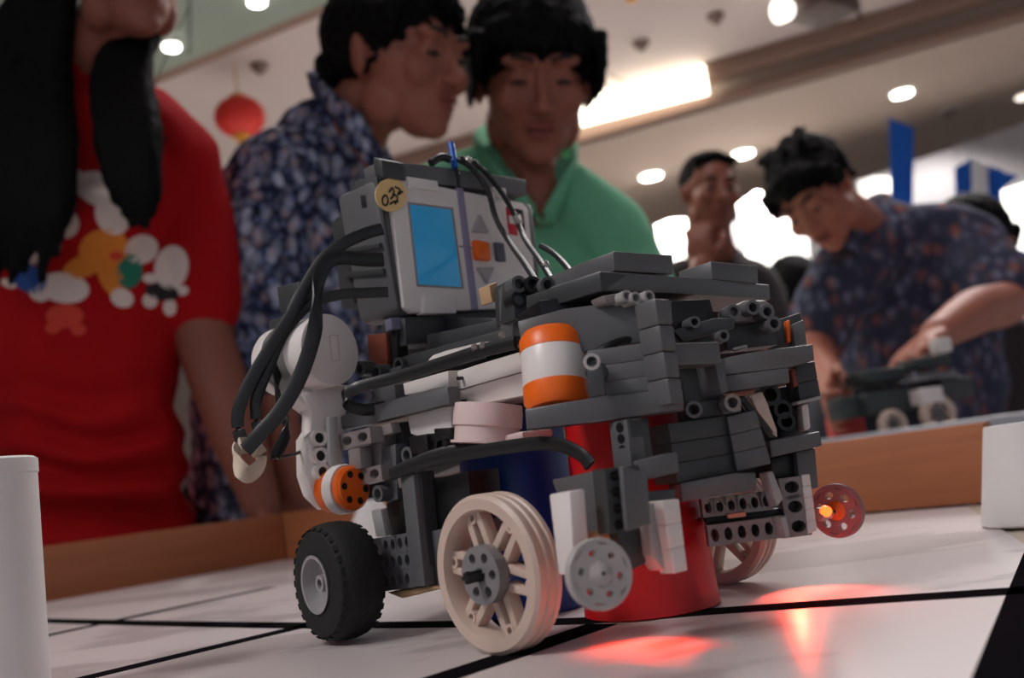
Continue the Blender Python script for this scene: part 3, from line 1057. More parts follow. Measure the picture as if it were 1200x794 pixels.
# red, white and black maker's label
RL = mat('label_red', (206, 26, 36), 0.4)
obj('label_patch', nq([(593, 242), (604, 244), (607, 276), (597, 274)], .0031, .002, .0002), RL, nx)
obj('label_patch', nq([(596, 252), (604.5, 253.5), (605.5, 263), (597.5, 261.5)], .0034, .002, .0002), WHITE, nx)
obj('label_patch', nq([(604, 244), (613, 246), (616, 270), (607, 268)], .0031, .002, .0002), BLACK, nx)
obj('label_patch', nq([(607, 250), (611, 251), (613, 262), (609, 261)], .0034, .002, .0002), WHITE, nx)
# clips at the top and bottom of the cover
obj('cover_clip', nq([(477, 206), (513, 211.5), (515, 224), (480, 219)], .0045, .006, .0008), WHITE, nx)
obj('cover_clip', nq([(497, 346), (534, 346), (535.5, 367), (496, 367)], .0045, .006, .0008), WHITE, nx)
obj('cover_clip', nq([(577, 218), (593, 220), (595, 232), (579, 230)], .0045, .006, .0008), WHITE, nx)
# round sticker, ochre and cream, with handwriting
s_px = arc_px(458.5, 228, 18.5, 19.5, 0, 360, 28)[:-1]
OCH = mat('ochre_sticker', (240, 208, 150), 0.6, (230, 190, 122), 60)
CRS = mat('cream_sticker', (238, 208, 160), 0.6)
sk = obj('sticker', nq(s_px, .0034, .0006, 0), OCH, nx, 'round ochre sticker with handwritten letters')
obj('sticker_half', nq(arc_px(458.5, 228, 18.5, 19.5, -88, 88, 16), .0020, .0006, 0), CRS, nx) if False else None
INK = mat('pen_ink', (30, 24, 20), 0.6)


def stroke(pxs, w=.00055, lift=.0038):
    n = npl[1]
    bm = bmesh.new()
    add_tube(bm, [on(x, y, (npl[0] + n * lift, n)) for x, y in pxs], w, w * .4, 6, 4, n)
    return obj('pen_stroke', bm, INK, nx)


stroke([(452, 228), (448.5, 232), (449, 239), (453, 240), (455, 234), (452.5, 228)])
stroke([(456, 225), (460, 220), (462, 227), (458, 233)])
stroke([(460, 227), (466, 231), (463, 239)])
stroke([(463, 219), (469, 222), (466, 228), (472, 224)])
stroke([(457, 239), (462, 236), (467, 236)])
# port side (left end) with sockets: the face that runs back from the unit's left edge
E1, E2 = on(440, 209, npl), on(469, 366, npl)
sn = (E2 - E1).cross(BACK).normalized()
if sn.dot(CAM - E1) < 0:
    sn = -sn
spl = (E1 + sn * .0005, sn)
obj('port_block', slab([(410, 216), (420, 210), (441, 208), (468, 365), (440, 366), (400, 361), (394, 300), (388, 262), (394, 255), (411, 247)], spl, .002, .0005), GREY2, nx, 'charcoal port side')
for k, q in enumerate([[(417, 229), (429, 227), (432, 246), (420, 248)], [(405, 272), (438, 264), (442, 283), (408, 292)], [(407, 300), (442, 295), (446, 313), (411, 318)], [(411, 336), (450, 332), (454, 352), (414, 354)]]):
    obj('socket', slab(q, spl, .004, .0005, .0008), BLACK, nx)
for k, q in enumerate([[(400, 292), (444, 284), (445, 290), (401, 298)], [(402, 319), (448, 314), (449, 321), (403, 326)]]):
    obj('port_ridge', slab(q, spl, .004, .0005, .0030), GREY2, nx)
obj('clip_slot', slab([(422, 229), (428, 228), (430, 243), (424, 244)], spl, .002, .0002, .0012), mat('slot_dark', (8, 8, 9), .6), nx)
# rail of bricks on top, and the underside row
obj('top_rail', nq([(447, 187), (520, 196), (617, 210), (617, 229), (520, 216), (449, 208)], .0024, .016, .0007), GREY, rb_root)
part('brick', GREY2, [(437, 184), (447, 187), (449, 208), (439, 206)], .514, SD, .016, .0006)
part('info_plate', mat('lilac_grey_plate', (120, 118, 140), 0.4), [(458, 372), (500, 370), (500, 384), (460, 386)], .527, NA, .006)
for k in range(4):
    part('plate_mark', mat('plate_mark_blue', (150, 190, 230), 0.5), [(463 + 6 * k, 374), (465 + 6 * k, 374), (465.5 + 6 * k, 380), (463.5 + 6 * k, 380)], .526, NA, .001, 0)
part('brick', GREY2, [(474, 372), (640, 358), (640, 392), (476, 404)], .56, NA, .02)
def nd(x, y, lift):
    p = on(x, y, (npl[0] + npl[1] * lift, npl[1]))
    return (x, y, p.y)


# plug and blue pin on top
bm = bmesh.new(); add_tube(bm, [at(*nd(533, 197, .005)), at(*nd(531, 182, .002)), at(*nd(528.5, 168, .0))], .0020, None, 12, 2)
obj('blue_pin', bm, mat('blue_pin_plastic', (20, 92, 190), 0.4), rb_root, 'upright blue pin on the top rail')
bm = bmesh.new(); add_tube(bm, [at(*nd(505, 191, .002)), at(*nd(517, 184, .003)), at(*nd(528, 187, .005))], .0024, None, 10, 4)
obj('black_connector', bm, BLACK, rb_root)
bm = bmesh.new(); add_tube(bm, [at(*nd(534, 196, .005)), at(*nd(537, 208, .006)), at(*nd(538, 218, .006))], .0013, None, 10, 4)
obj('pin_tail', bm, BLACK, rb_root)
for q in [(541, 187), (549, 188), (556, 192)]:
    bm = bmesh.new(); add_lathe(bm, [(.0012, -.002), (.0024, -.001), (.0024, .001), (.0012, .002)], at(*nd(q[0], q[1], .006)), Vector((.3, -1, .4)), 12)
    obj('wire_bead', bm, STEEL if q[0] == 549 else BLACK, rb_root)
cable('wire', [nd(536, 186, .003), nd(553, 197, .008), nd(571, 222, .010), nd(581, 255, .012), nd(598, 285, .024), (615, 309, .49), (627, 328, .452)], .0017, .0017, CABLE, rb_root)
cable('wire', [nd(550, 190, .003), nd(567, 200, .008), nd(588, 226, .010), nd(603, 252, .012), nd(615, 280, .024), (633, 306, .50), (650, 334, .462)], .0016, .0016, CABLE, rb_root)
cable('wire', [(634, 288, .53), (650, 298, .52), (668, 318, .50), (676, 338, .48)], .0016, .0016, CABLE, rb_root)
for q in [nd(606, 258, .014), (640, 312, .488)]:
    bm = bmesh.new(); add_lathe(bm, [(.0013, -.003), (.0020, -.002), (.0020, .002), (.0013, .003)], at(*q), at(q[0] + 10, q[1] + 20, q[2]) - at(*q), 12)
    obj('wire_ferrule', bm, STEEL, rb_root)

# --- bundle of flat black cables at the rear, tied with a cream rubber band
cable('cable', [(448, 268, .508), (430, 273, .505), (405, 284, .500), (380, 302, .497), (360, 333, .495), (342, 368, .493), (318, 405, .49), (297, 440, .488), (281, 475, .487), (279, 500, .487), (286, 522, .487)], .0012, .0034, CABLE, rb_root)
cable('cable', [(449, 304, .507), (428, 304, .502), (400, 302, .495), (383, 308, .490), (373, 330, .486), (371, 365, .482), (367, 395, .480), (352, 440, .478), (328, 482, .477), (303, 510, .477), (288, 527, .478)], .0015, .0040, CABLE, rb_root)
cable('cable', [(455, 342, .505), (430, 343, .503), (400, 345, .50), (372, 352, .498), (350, 368, .496), (330, 395, .494), (315, 430, .492), (301, 466, .490), (300, 490, .49), (306, 512, .49)], .0011, .0030, CABLE, rb_root)
cable('cable', [(376, 318, .503), (352, 345, .505), (338, 378, .505), (328, 415, .503), (324, 450, .50), (330, 480, .497), (336, 505, .494), (322, 535, .488)], .0012, .0032, CABLE, rb_root)
cable('cable', [(318, 536, .488), (335, 534, .495), (350, 530, .505), (362, 522, .515)], .0009, .0009, CABLE, rb_root)
cable('cable', [(455, 384, .50), (436, 392, .5), (420, 400, .5)], .0012, .0028, CABLE, rb_root) if False else None
bm = bmesh.new()
add_tube(bm, [at(279, 524, .480), at(276, 536, .476), at(284, 552, .474), at(292, 556, .478), at(304, 546, .49), at(305, 532, .492), at(294, 522, .488), at(281, 522, .481)], .0012, .0042, 10, 5)
obj('rubber_band', bm, GRIP, rb_root, 'cream rubber band round the cables')
part('socket_block', GREY2, [(324, 336), (350, 330), (354, 360), (328, 366)], .515, SD, .01)
part('socket_block', GREY2, [(314, 376), (336, 368), (338, 402), (318, 408)], .518, SD, .01)
# loop of cable beside the white motor
cable('cable', [(604, 401, .425), (560, 412, .44), (510, 428, .458), (460, 443, .475), (422, 453, .485), (406, 462, .486), (408, 474, .488), (428, 480, .492), (452, 476, .497)], .0013, .0032, CABLE, rb_root)
for q in [(556, 407, .44), (566, 405, .437), (588, 393, .435)]:
    bm = bmesh.new(); add_lathe(bm, [(.0006, -.0012), (.0016, -.0010), (.0016, .0010), (.0006, .0012)], at(*q), Vector((.2, -1, .5)), 12)
    obj('pin_head', bm, STEEL, rb_root)

# --- clamp in front of the control unit
part('clamp', GREY, [(583, 340), (590, 330), (602, 325), (603, 372), (600, 394), (586, 396)], .455, SD, .012, .001)
part('clamp', GREY2, [(600, 325), (646, 326), (650, 340), (640, 372), (603, 374)], .452, FR + 18, .02, .001)
for q in [(606.5, 333.5), (640, 335)]:
    pin(q[0], q[1], .447, FR + 18, .0040, rb_root, GREY)
pin(622, 334, .448, FR + 18, .0040, rb_root, BLACK)
pin(606, 352, .449, FR + 18, .0040, rb_root, BLACK)
part('joint_clip', TAN, [(573, 334), (583, 330), (585, 352), (577, 354)], .47, FR, .008)

# --- top deck of the front lift: two long bricks, shade on the sides put in as charcoal
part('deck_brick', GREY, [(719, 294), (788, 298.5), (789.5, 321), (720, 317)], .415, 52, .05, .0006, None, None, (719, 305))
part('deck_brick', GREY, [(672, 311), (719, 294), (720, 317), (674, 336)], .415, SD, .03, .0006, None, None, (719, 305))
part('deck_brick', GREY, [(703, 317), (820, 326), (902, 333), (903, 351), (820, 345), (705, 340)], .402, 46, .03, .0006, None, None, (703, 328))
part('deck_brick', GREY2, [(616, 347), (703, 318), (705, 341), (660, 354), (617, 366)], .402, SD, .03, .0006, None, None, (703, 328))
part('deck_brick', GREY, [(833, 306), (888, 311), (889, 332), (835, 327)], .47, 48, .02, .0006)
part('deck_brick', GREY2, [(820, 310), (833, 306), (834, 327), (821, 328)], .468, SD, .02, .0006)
part('brick', BLACK, [(632, 352), (705, 342), (770, 350), (830, 352), (832, 395), (640, 395)], .43, 70, .03)
part('joint_clip', MGREY, [(706, 346), (724, 343), (768, 346), (769, 352), (730, 354), (712, 356)], .405, 60, .01, .001)
for q in [(732, 348), (742, 350), (758, 348)]:
    pin(q[0], q[1], .400, 60, .0026, rb_root, LGREY)

# --- big stack of grey bricks at the front left of the lift
A1 = 100
part('brick', GREY, [(606, 376), (660, 362), (729, 353), (767, 349), (772, 398), (690, 410), (688, 412), (612, 412)], .402, 104, .016, .0008, None, None, (767, 380))
stud_bricks(GREY, [(688, 411), (772, 399), (781, 456), (690, 470)], .388, A1, 3, .016)
part('beam', GREY, [(615, 479), (700, 465), (799, 454), (801, 480), (700, 494), (617, 504)], .382, A1, .014, .0008, None, None, (790, 466))
for k in range(4):
    y0 = 350 + k * 31
    part('corner_post', GREY, [(767 + k * 5, y0 - 1), (786 + k * 4.2, y0), (790 + k * 4.2, y0 + 30.4), (772 + k * 5, y0 + 30.4)], .380, FR + 8, .012, .0012, None, None, (788, 420))
part('brick', GREY, [(787, 402), (843, 400), (846, 426), (790, 428)], .392, 66, .012, .0006)
part('brick', GREY2, [(798, 430), (842, 428), (850, 470), (804, 480)], .412, 70, .01)
part('brick', BLACK, [(786, 352), (832, 350), (848, 402), (790, 404)], .425, 60, .012)  # black block put in for the shade inside the gap
pin(699, 436, .380, A1, .0042, rb_root, BLACK)
pin(694, 424, .380, A1, .0034, rb_root, LGREY)
part('pierced_post', GREY2, [(686, 428), (706, 425), (710, 462), (690, 466)], .378, A1, .004)
cable('cable', [(700, 412, .40), (715, 404, .40), (735, 398, .405), (752, 400, .41)], .0016, .0016, CABLE, rb_root)
# clutter of pins and levers between the deck and the right-hand bricks
part('lever', GREY2, [(788, 386), (838, 372), (862, 372), (862, 384), (800, 400)], .42, 80, .01, .001)
part('joint_clip', MGREY, [(852, 362), (874, 351), (898, 351), (908, 358), (906, 374), (860, 378)], .435, 75, .012, .0015)
for q in [(858, 366), (880, 361), (897, 366), (905, 380)]:
    pin(q[0], q[1], .430, 75, .0034, rb_root, GREY)
for q in [(812, 378), (846, 394)]:
    pin(q[0], q[1], .415, 75, .0026, rb_root, GREY)
part('brick', GREY2, [(850, 376), (905, 374), (912, 404), (852, 410)], .44, 80, .014)
part('axle_stub', STEEL, [(858, 407), (876, 402), (878, 408), (860, 412)], .425, 80, .006, .001)
part('brick', GREY2, [(906, 376), (938, 366), (946, 404), (910, 408)], .45, 85, .012)
part('brick', GREY, [(928, 380), (942, 374), (946, 402), (932, 406)], .445, 85, .012)
part('panel', ORANGE, [(921, 376), (926, 374), (928, 400), (923, 402)], .447, 85, .004)

# --- right-hand bricks of the lift
A2 = 84
part('corner_post', GREY, [(838, 425), (849, 419), (855, 459), (846, 462)], .404, FR + 10, .012, .001)
part('brick', GREY, [(849, 419), (890, 411), (953, 403), (955, 422), (924, 430), (849, 440)], .412, A2, .014, .0006, None, None, (890, 430))
part('brick', GREY, [(849, 440), (924, 430), (926, 448), (851, 459)], .412, A2, .014, .0006, None, None, (890, 440))
stud_bricks(GREY2, [(931, 427), (955, 423), (962, 464), (938, 472)], .428, A2, 2, .014)
part('panel', RUST, [(927, 432), (932, 431), (936, 452), (930, 454)], .426, A2, .006)
part('edge_tile', LGREY, [(934, 470), (962, 463), (963, 467), (935, 474)], .425, A2, .012, .0006)
part('beam', GREY2, [(896, 458), (930, 450), (944, 506), (916, 512)], .44, A2, .012)
pin(901, 463, .43, A2, .0048, rb_root, BLACK)
for q in [(916, 480), (920, 494)]:
    pin(q[0], q[1], .432, A2, .0042, rb_root, BLACK)
part('lever', CREAM, [(876, 463), (894, 458), (900, 474), (911, 502), (912, 514), (905, 508), (890, 480)], .418, A2, .006, .001, label='cream lever arm')
part('lever', BLACK, [(866, 466), (872, 462), (908, 512), (902, 514)], .416, A2, .005, .0008)
part('pin_block', LGREY, [(846, 464), (866, 462), (870, 482), (848, 486)], .41, A2, .008, .001)
pin(857, 472, .404, A2, .0036, rb_root, MGREY)
part('post', WHITE, [(939, 474), (948, 471), (951, 502), (942, 505)], .434, A2, .008, .0012)
part('brick', BLACK, [(848, 470), (905, 455), (945, 460), (948, 515), (905, 560), (855, 560)], .446, A2, .02)
# lower block: shade of the side face put in as charcoal, front paler
part('side_block', GREY2, [(786, 494), (856, 486), (864, 572), (797, 586)], .392, SD + 4, .012, .001, None, None, (860, 540)) if False else None
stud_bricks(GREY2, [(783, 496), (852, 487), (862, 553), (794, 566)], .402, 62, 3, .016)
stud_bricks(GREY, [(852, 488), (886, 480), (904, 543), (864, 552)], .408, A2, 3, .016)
pin(812, 480, .404, A2, .0036, rb_root, GREY)
part('joint_clip', GREY2, [(796, 474), (846, 466), (850, 486), (800, 494)], .41, A2, .008)
part('beam', GREY, [(797, 566), (862, 554), (886, 553), (888, 575), (862, 578), (800, 588)], .398, 78, .014, .0008)
part('beam', GREY, [(902, 516), (961, 505), (964, 522), (904, 536)], .418, A2, .018, .0007)
part('brick', BLACK, [(903, 536), (934, 530), (938, 556), (906, 562)], .43, A2, .008)  # black block stands in for the shade of a recess
part('brick', GREY, [(933, 529), (956, 524), (960, 572), (938, 576)], .426, A2, .012, .001)
# pierced beams towards the far corner
A3 = 92
pl = plane(880, 615, .425, A3)
obj('pierced_beam', holed_beam((823, 595.5), (905, 586), .0078, 6, plane(860, 592, .422, A3), .008, 6), MGREY, rb_root)
obj('pierced_beam', holed_beam((830, 628), (925, 616), .0088, 6, plane(880, 620, .418, A3), .008, 6), MGREY, rb_root)
part('beam', BLACK, [(826, 606), (914, 595), (920, 604), (830, 616)], .430, A3, .010)  # black strip gives the shade in the gap between the pierced beams
part('edge_tile', LGREY, [(899, 553), (906, 551), (919, 584), (911, 594)], .416, FR + 20, .006, .0008)
part('edge_tile', LGREY, [(915, 605), (922, 604), (927, 629), (921, 631)], .413, FR + 20, .006, .0008)
part('brick', BLACK, [(826, 590), (900, 581), (905, 592), (830, 602)], .4318, A3, .006)
part('brick', BLACK, [(836, 620), (920, 610), (924, 624), (838, 634)], .4280, A3, .006)
part('brick', BLACK, [(918, 560), (938, 556), (947, 624), (926, 628)], .4345, A3, .004)
part('red_lit_tile', mat('red_lit_plastic', (236, 150, 120), 0.4), [(852, 602), (874, 599), (875, 605), (853, 608)], .420, A3, .004)  # peach colour stands in for red light on parts in the gap
obj('pierced_beam', holed_beam((926, 559), (938, 628), .0100, 3, plane(931, 592, .425, A3), .009, 3), MGREY, rb_root)
stud_bricks(WHITE, [(939, 556), (949, 555), (958, 621), (947, 626)], .424, A3, 5, .009, 'white_brick')
part('brick', MGREY, [(901, 552), (935, 545), (940, 562), (906, 570)], .432, A3, .009)

# --- near front foot: blocks, pierced post, white tiles
part('pierced_post', GREY2, [(717, 493), (735, 491), (743, 547), (724, 550)], .385, SD + 6, .012, .0008)
for k in range(4):
    bore(727 + k * 1.6, 501 + k * 13, .3845, SD + 6, .0020, rb_root)
part('post', GREY, [(734, 491), (752, 488), (760, 548), (741, 551)], .384, FR + 6, .010, .0008)
part('brick', GREY, [(646, 562), (708, 549), (716, 622), (672, 630)], .364, SD + 10, .018, .0008, None, None, (716, 590))
pl = plane(722, 585, .350, FR + 20)
obj('pierced_beam', holed_beam((720, 548), (727, 624), .0078, 3, pl, .009, 4), GREY2, rb_root)
part('brick', GREY, [(729, 546), (759, 553), (763, 614), (736, 622)], .349, FR + 6, .0022, .0006)
part('brick', GREY2, [(722, 622), (757, 612), (757, 660), (740, 668), (728, 640)], .362, FR + 6, .014)
part('brick', GREY, [(757, 538), (794, 529), (797, 553), (763, 561)], .372, FR + 20, .01, .0008)
part('white_brick', WHITE, [(643, 579), (667, 575), (674, 674), (654, 673)], .352, SD + 12, .007, .0008, None, 'tall white tile at the near front corner')
stud_bricks(WHITE, [(776, 586), (796, 584), (806, 668), (791, 672)], .362, FR + 10, 3, .008, 'white_brick')
part('brick', LGREY, [(757, 592), (775, 586), (791, 668), (778, 668), (764, 650)], .364, FR + 10, .008)
part('joint_clip', TAN, [(676, 627), (700, 621), (703, 634), (680, 638)], .36, SD, .008)
part('brick', GREY2, [(744, 578), (792, 572), (792, 592), (748, 600)], .374, FR + 10, .008)

# --- red light sensors under the front, shining on the mat
LED_LOW = mat('red_led_dim', (255, 40, 20), .4, emit=.4)
LED = mat('red_led_glow', (255, 40, 20), 0.4, emit=5)


def sensor_lamp(p, target, power, ang, blend, nm='light_sensor', face=None):
    bm = bmesh.new()
    ax_ = (target - p).normalized()
    add_lathe(bm, [(.0042, -.012), (.0042, -.001), (.0030, 0)], p, ax_, 16)
    s = obj(nm, bm, GREY2, rb_root, 'small downward light sensor')
    bm = bmesh.new(); add_lathe(bm, [(.0018, -.0005), (.0018, .0012), (.0008, .002)], p, ax_, 12)
    obj('led', bm, LED if nm == 'light_sensor' and ang > 70 else LED_LOW, s)
    d = bpy.data.lights.new('red_led', 'SPOT')
    d.energy = power
    d.color = (1.0, .06, .03)
    d.spot_size = R(ang)
    d.spot_blend = blend
    d.shadow_soft_size = .002
    o = bpy.data.objects.new('red_led', d)
    COL.objects.link(o)
    o.location = p + ax_ * .004
    o.rotation_euler = ax_.to_track_quat('-Z', 'Y').to_euler()


g1 = ground(742, 764)
sensor_lamp(W0 + LAT * .040 - BACK * .034 + UP * .050, g1, .50, 62, .9)
g2 = ground(955, 695)
sensor_lamp(W0 + LAT * .148 - BACK * .042 + UP * .030, g2, .36, 78, .9)

# little lamps seen through the holes of the near guide wheel
for x, y, c in ((710, 685, (255, 50, 25)), (717, 659, (255, 170, 60))):
    p = at(x, y, .352)
    bm = bmesh.new(); add_lathe(bm, [(.0016, -.003), (.0016, 0), (.0008, .0008)], p, CAM - p, 12)
    obj('indicator_lamp', bm, mat('indicator_%d' % c[1], c, .4, emit=2.5), rb_root)
p = at(969, 599, .449)
bm = bmesh.new(); add_lathe(bm, [(.0024, -.002), (.0024, .0004), (.0012, .0012)], p, Vector((.25, -1, -.25)), 14)
obj('indicator_lamp', bm, mat('indicator_hub', (255, 84, 30), .4, emit=3.2), rb_root, 'orange-red lamp beside the far guide wheel')
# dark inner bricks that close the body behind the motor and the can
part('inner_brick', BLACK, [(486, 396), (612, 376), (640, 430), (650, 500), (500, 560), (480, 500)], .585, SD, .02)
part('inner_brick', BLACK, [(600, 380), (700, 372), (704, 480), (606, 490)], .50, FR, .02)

# --- the cups carried under the robot
cr = ground(764, 727) + Vector((.004, .030, 0))
bm = bmesh.new()
Rb = .0305
add_lathe(bm, [(Rb - .0012, 0), (Rb, .0006), (Rb * .985, .006), (Rb * .90, .092), (Rb * .87, .094), (Rb * .1, .094)], cr + UP * .0003, UP, 48)
tag(obj('red_cup', bm, RED), 'upturned red plastic cup standing on the mat under the robot', 'cup')
cb = at(604, 560, .505)
cb.z = TZ + .0003
bm = bmesh.new()
add_lathe(bm, [(.0268, 0), (.0275, .001), (.0275, .096), (.026, .099), (.002, .099)], cb, UP, 48)
tag(obj('blue_can', bm, BLUE), 'blue cylindrical can standing on the mat behind the spoked wheel', 'can')
# ------------------------------------------------------------------ people
def T(v):
    return Matrix.Translation(v)


def add_ell(bm, c, r, M=None, rot=None):
    """ellipsoid: centre c, radii r"""
    m = T(Vector(c)) @ (Euler([R(a) for a in rot]).to_matrix().to_4x4() if rot else Matrix.Identity(4)) @ Matrix.Diagonal((r[0], r[1], r[2], 1))
    bmesh.ops.create_uvsphere(bm, u_segments=20, v_segments=12, radius=1, matrix=(M @ m) if M else m)


def add_limb(bm, pts, flat=1.0, ref=None):
    """tapering limb along pts = [(point, radius)], rounded at both ends; flat scales the thickness along ref"""
    P = [Vector(p[0]) for p in pts]
    rs = [p[1] for p in pts]
    Q, q = [], []
    n = 5
    for i in range(len(P) - 1):
        for k in range(n):
            t = k / n
            a = max(0, i - 1); d = min(len(P) - 1, i + 2)
            p0, p1, p2, p3 = P[a], P[i], P[i + 1], P[d]
            Q.append(0.5 * ((2 * p1) + (p2 - p0) * t + (2 * p0 - 5 * p1 + 4 * p2 - p3) * t * t + (3 * p1 - p0 - 3 * p2 + p3) * t ** 3))
            tt = t * t * (3 - 2 * t)
            q.append(rs[i] + (rs[i + 1] - rs[i]) * tt)
    Q.append(P[-1]); q.append(rs[-1])
    ts = [(Q[min(i + 1, len(Q) - 1)] - Q[max(i - 1, 0)]).normalized() for i in range(len(Q))]
    full = []
    for a in (80, 55, 30):
        full.append((Q[0] - ts[0] * q[0] * math.sin(R(a)), q[0] * math.cos(R(a)), ts[0]))
    full += list(zip(Q, q, ts))
    for a in (30, 55, 80):
        full.append((Q[-1] + ts[-1] * q[-1] * math.sin(R(a)), q[-1] * math.cos(R(a)), ts[-1]))
    rings = []
    up = ref or Vector((0.13, -1, 0.21)).normalized()
    for p, r, t in full:
        s = t.cross(up)
        if s.length < .05:
            s = t.cross(Vector((1, .1, 0)))
        s.normalize()
        w = s.cross(t).normalized()
        rings.append([bm.verts.new(p + s * r * math.cos(a) + w * r * flat * math.sin(a)) for a in [2 * math.pi * k / 16 for k in range(16)]])
    for A, B in zip(rings, rings[1:]):
        for k in range(16):
            bm.faces.new((A[k], A[(k + 1) % 16], B[(k + 1) % 16], B[k]))
    bm.faces.new(rings[0][::-1]); bm.faces.new(rings[-1])


def fuse(bm, voxel, smooth=6, deform=None):
    """one continuous skin over everything in bm"""
    bmesh.ops.recalc_face_normals(bm, faces=bm.faces)
    me = bpy.data.meshes.new('fuse')
    bm.to_mesh(me); bm.free()
    o = bpy.data.objects.new('fuse', me)
    COL.objects.link(o)
    m = o.modifiers.new('r', 'REMESH'); m.mode = 'VOXEL'; m.voxel_size = voxel
    if smooth:
        s = o.modifiers.new('s', 'SMOOTH'); s.factor = .5; s.iterations = smooth
    dg = bpy.context.evaluated_depsgraph_get()
    ev = o.evaluated_get(dg)
    out = bmesh.new()
    out.from_mesh(ev.to_mesh())
    ev.to_mesh_clear()
    bpy.data.objects.remove(o); bpy.data.meshes.remove(me)
    if deform:
        for v in out.verts:
            v.co = deform(v.co)
    return out


def soft(name, bm, m, parent, label=None):
    return obj(name, bm, m, parent, label, None, 180)


def skin_mat(name, c):
    m = mat(name, c, 0.5, tuple(int(v * .9) for v in c), 18, spec=.35)
    b = m.node_tree.nodes['Principled BSDF']
    b.inputs['Subsurface Weight'].default_value = .15
    b.inputs['Subsurface Radius'].default_value = (.012, .005, .003)
    b.inputs['Subsurface Scale'].default_value = .5
    return m


HAIR = mat('black_hair', (6, 5, 6), 0.7, (9, 8, 8), 90, 0.3, spec=.12)
LIPS = mat('lip_skin', (150, 74, 68), 0.45)
EYEW = mat('eye_white', (214, 204, 196), 0.3)
EYED = mat('dark_iris', (22, 14, 10), 0.3)
BROW = mat('brow_hair', (20, 15, 14), 0.7)


def head_matrix(c, yaw, nod, tilt, s=1.0):
    return T(Vector(c)) @ Matrix.Rotation(R(yaw), 4, 'Z') @ Matrix.Rotation(R(nod), 4, 'X') @ Matrix.Rotation(R(tilt), 4, 'Y') @ Matrix.Scale(s, 4)


def add_head(bm, M, jaw=1.0, ears=True):
    E_ = lambda c, r, rot=None: add_ell(bm, c, r, M, rot)
    E_((0, .014, .030), (.076, .094, .086))
    E_((0, -.028, -.020), (.065 * jaw, .062, .072))
    E_((0, -.045, -.062), (.044 * jaw, .044, .046))
    E_((0, -.066, -.092), (.024 * jaw, .020, .019))
    for s in (-1, 1):
        E_((s * .046 * jaw, -.008, -.058), (.021, .036, .036))
        E_((s * .037, -.068, -.020), (.026, .020, .024))
        E_((s * .031, -.078, .030), (.024, .013, .009))
        E_((s * .0105, -.099, -.032), (.0085, .010, .0075))
        E_((s * .030, -.0765, .0075), (.0165, .0125, .0095))
        if ears:
            E_((s * .079, .010, -.002), (.0075, .018, .031), (0, s * 10, s * 22))
            E_((s * .081, .004, .004), (.0095, .010, .020), (0, s * 10, s * 22))
    add_limb(bm, [(M @ Vector((0, -.082, .020)), .0085), (M @ Vector((0, -.098, -.012)), .0095), (M @ Vector((0, -.108, -.029)), .0118)])
    E_((0, -.087, -.0535), (.021, .011, .0065))
    E_((0, -.085, -.0665), (.018, .011, .0070))


def add_face(M, root, open_eyes=.35, mouth=1.0):
    for s in (-1, 1):
        bm = bmesh.new()
        add_ell(bm, (s * .030, -.0800, .0020), (.0125, .0115, .0022 + .006 * open_eyes), M)
        e = soft('eye', bm, EYEW if open_eyes > .5 else EYED, root)
        bm = bmesh.new()
        add_ell(bm, (s * .030, -.0895, .0025), (.0055, .0030, .0020 + .0045 * open_eyes), M)
        soft('iris', bm, EYED, e)
        bm = bmesh.new()
        pts = [M @ Vector((s * x, y, z)) for x, y, z in ((.012, -.0925, .029), (.026, -.0945, .034), (.040, -.0860, .034), (.051, -.0725, .027))]
        add_tube(bm, pts, .0030, .0040, 8, 5)
        soft('eyebrow', bm, BROW, root)
    bm = bmesh.new()
    add_ell(bm, (0, -.0885, -.0545), (.0205 * mouth, .0108, .0050), M)
    add_ell(bm, (0, -.0865, -.0655), (.0175 * mouth, .0108, .0060), M)
    soft('lips', bm, LIPS, root)
    bm = bmesh.new()
    add_tube(bm, [M @ Vector((x, y, z)) for x, y, z in ((-.020, -.0905, -.0595), (-.008, -.0985, -.0600), (.008, -.0985, -.0600), (.020, -.0905, -.0595))], .0016, .0010, 8, 4)
    soft('mouth_line', bm, mat('mouth_dark', (60, 22, 20), .6), root)


def hair_cap(M, root, tufts, label, size=(.088, .103, .090), c=(0, .028, .046), extra=None, seed=1, rough=.004, voxel=.004):
    bm = bmesh.new()
    add_ell(bm, c, size, M)
    rnd = random.Random(seed)
    for p, q, r in tufts:
        p, q = Vector(p), Vector(q)
        add_limb(bm, [(M @ p, r), (M @ ((p + q) / 2 + Vector((0, -.004, .004))), r * .8), (M @ q, r * .3)])
    if extra:
        extra(bm)

    def df(v):
        k = v * 70
        return v + (v - (M @ Vector(c))).normalized() * rough * (noise.noise(k) + .6 * noise.noise(k * 2.3))
    return soft('hair', fuse(bm, voxel, 2, df), HAIR, root, label)


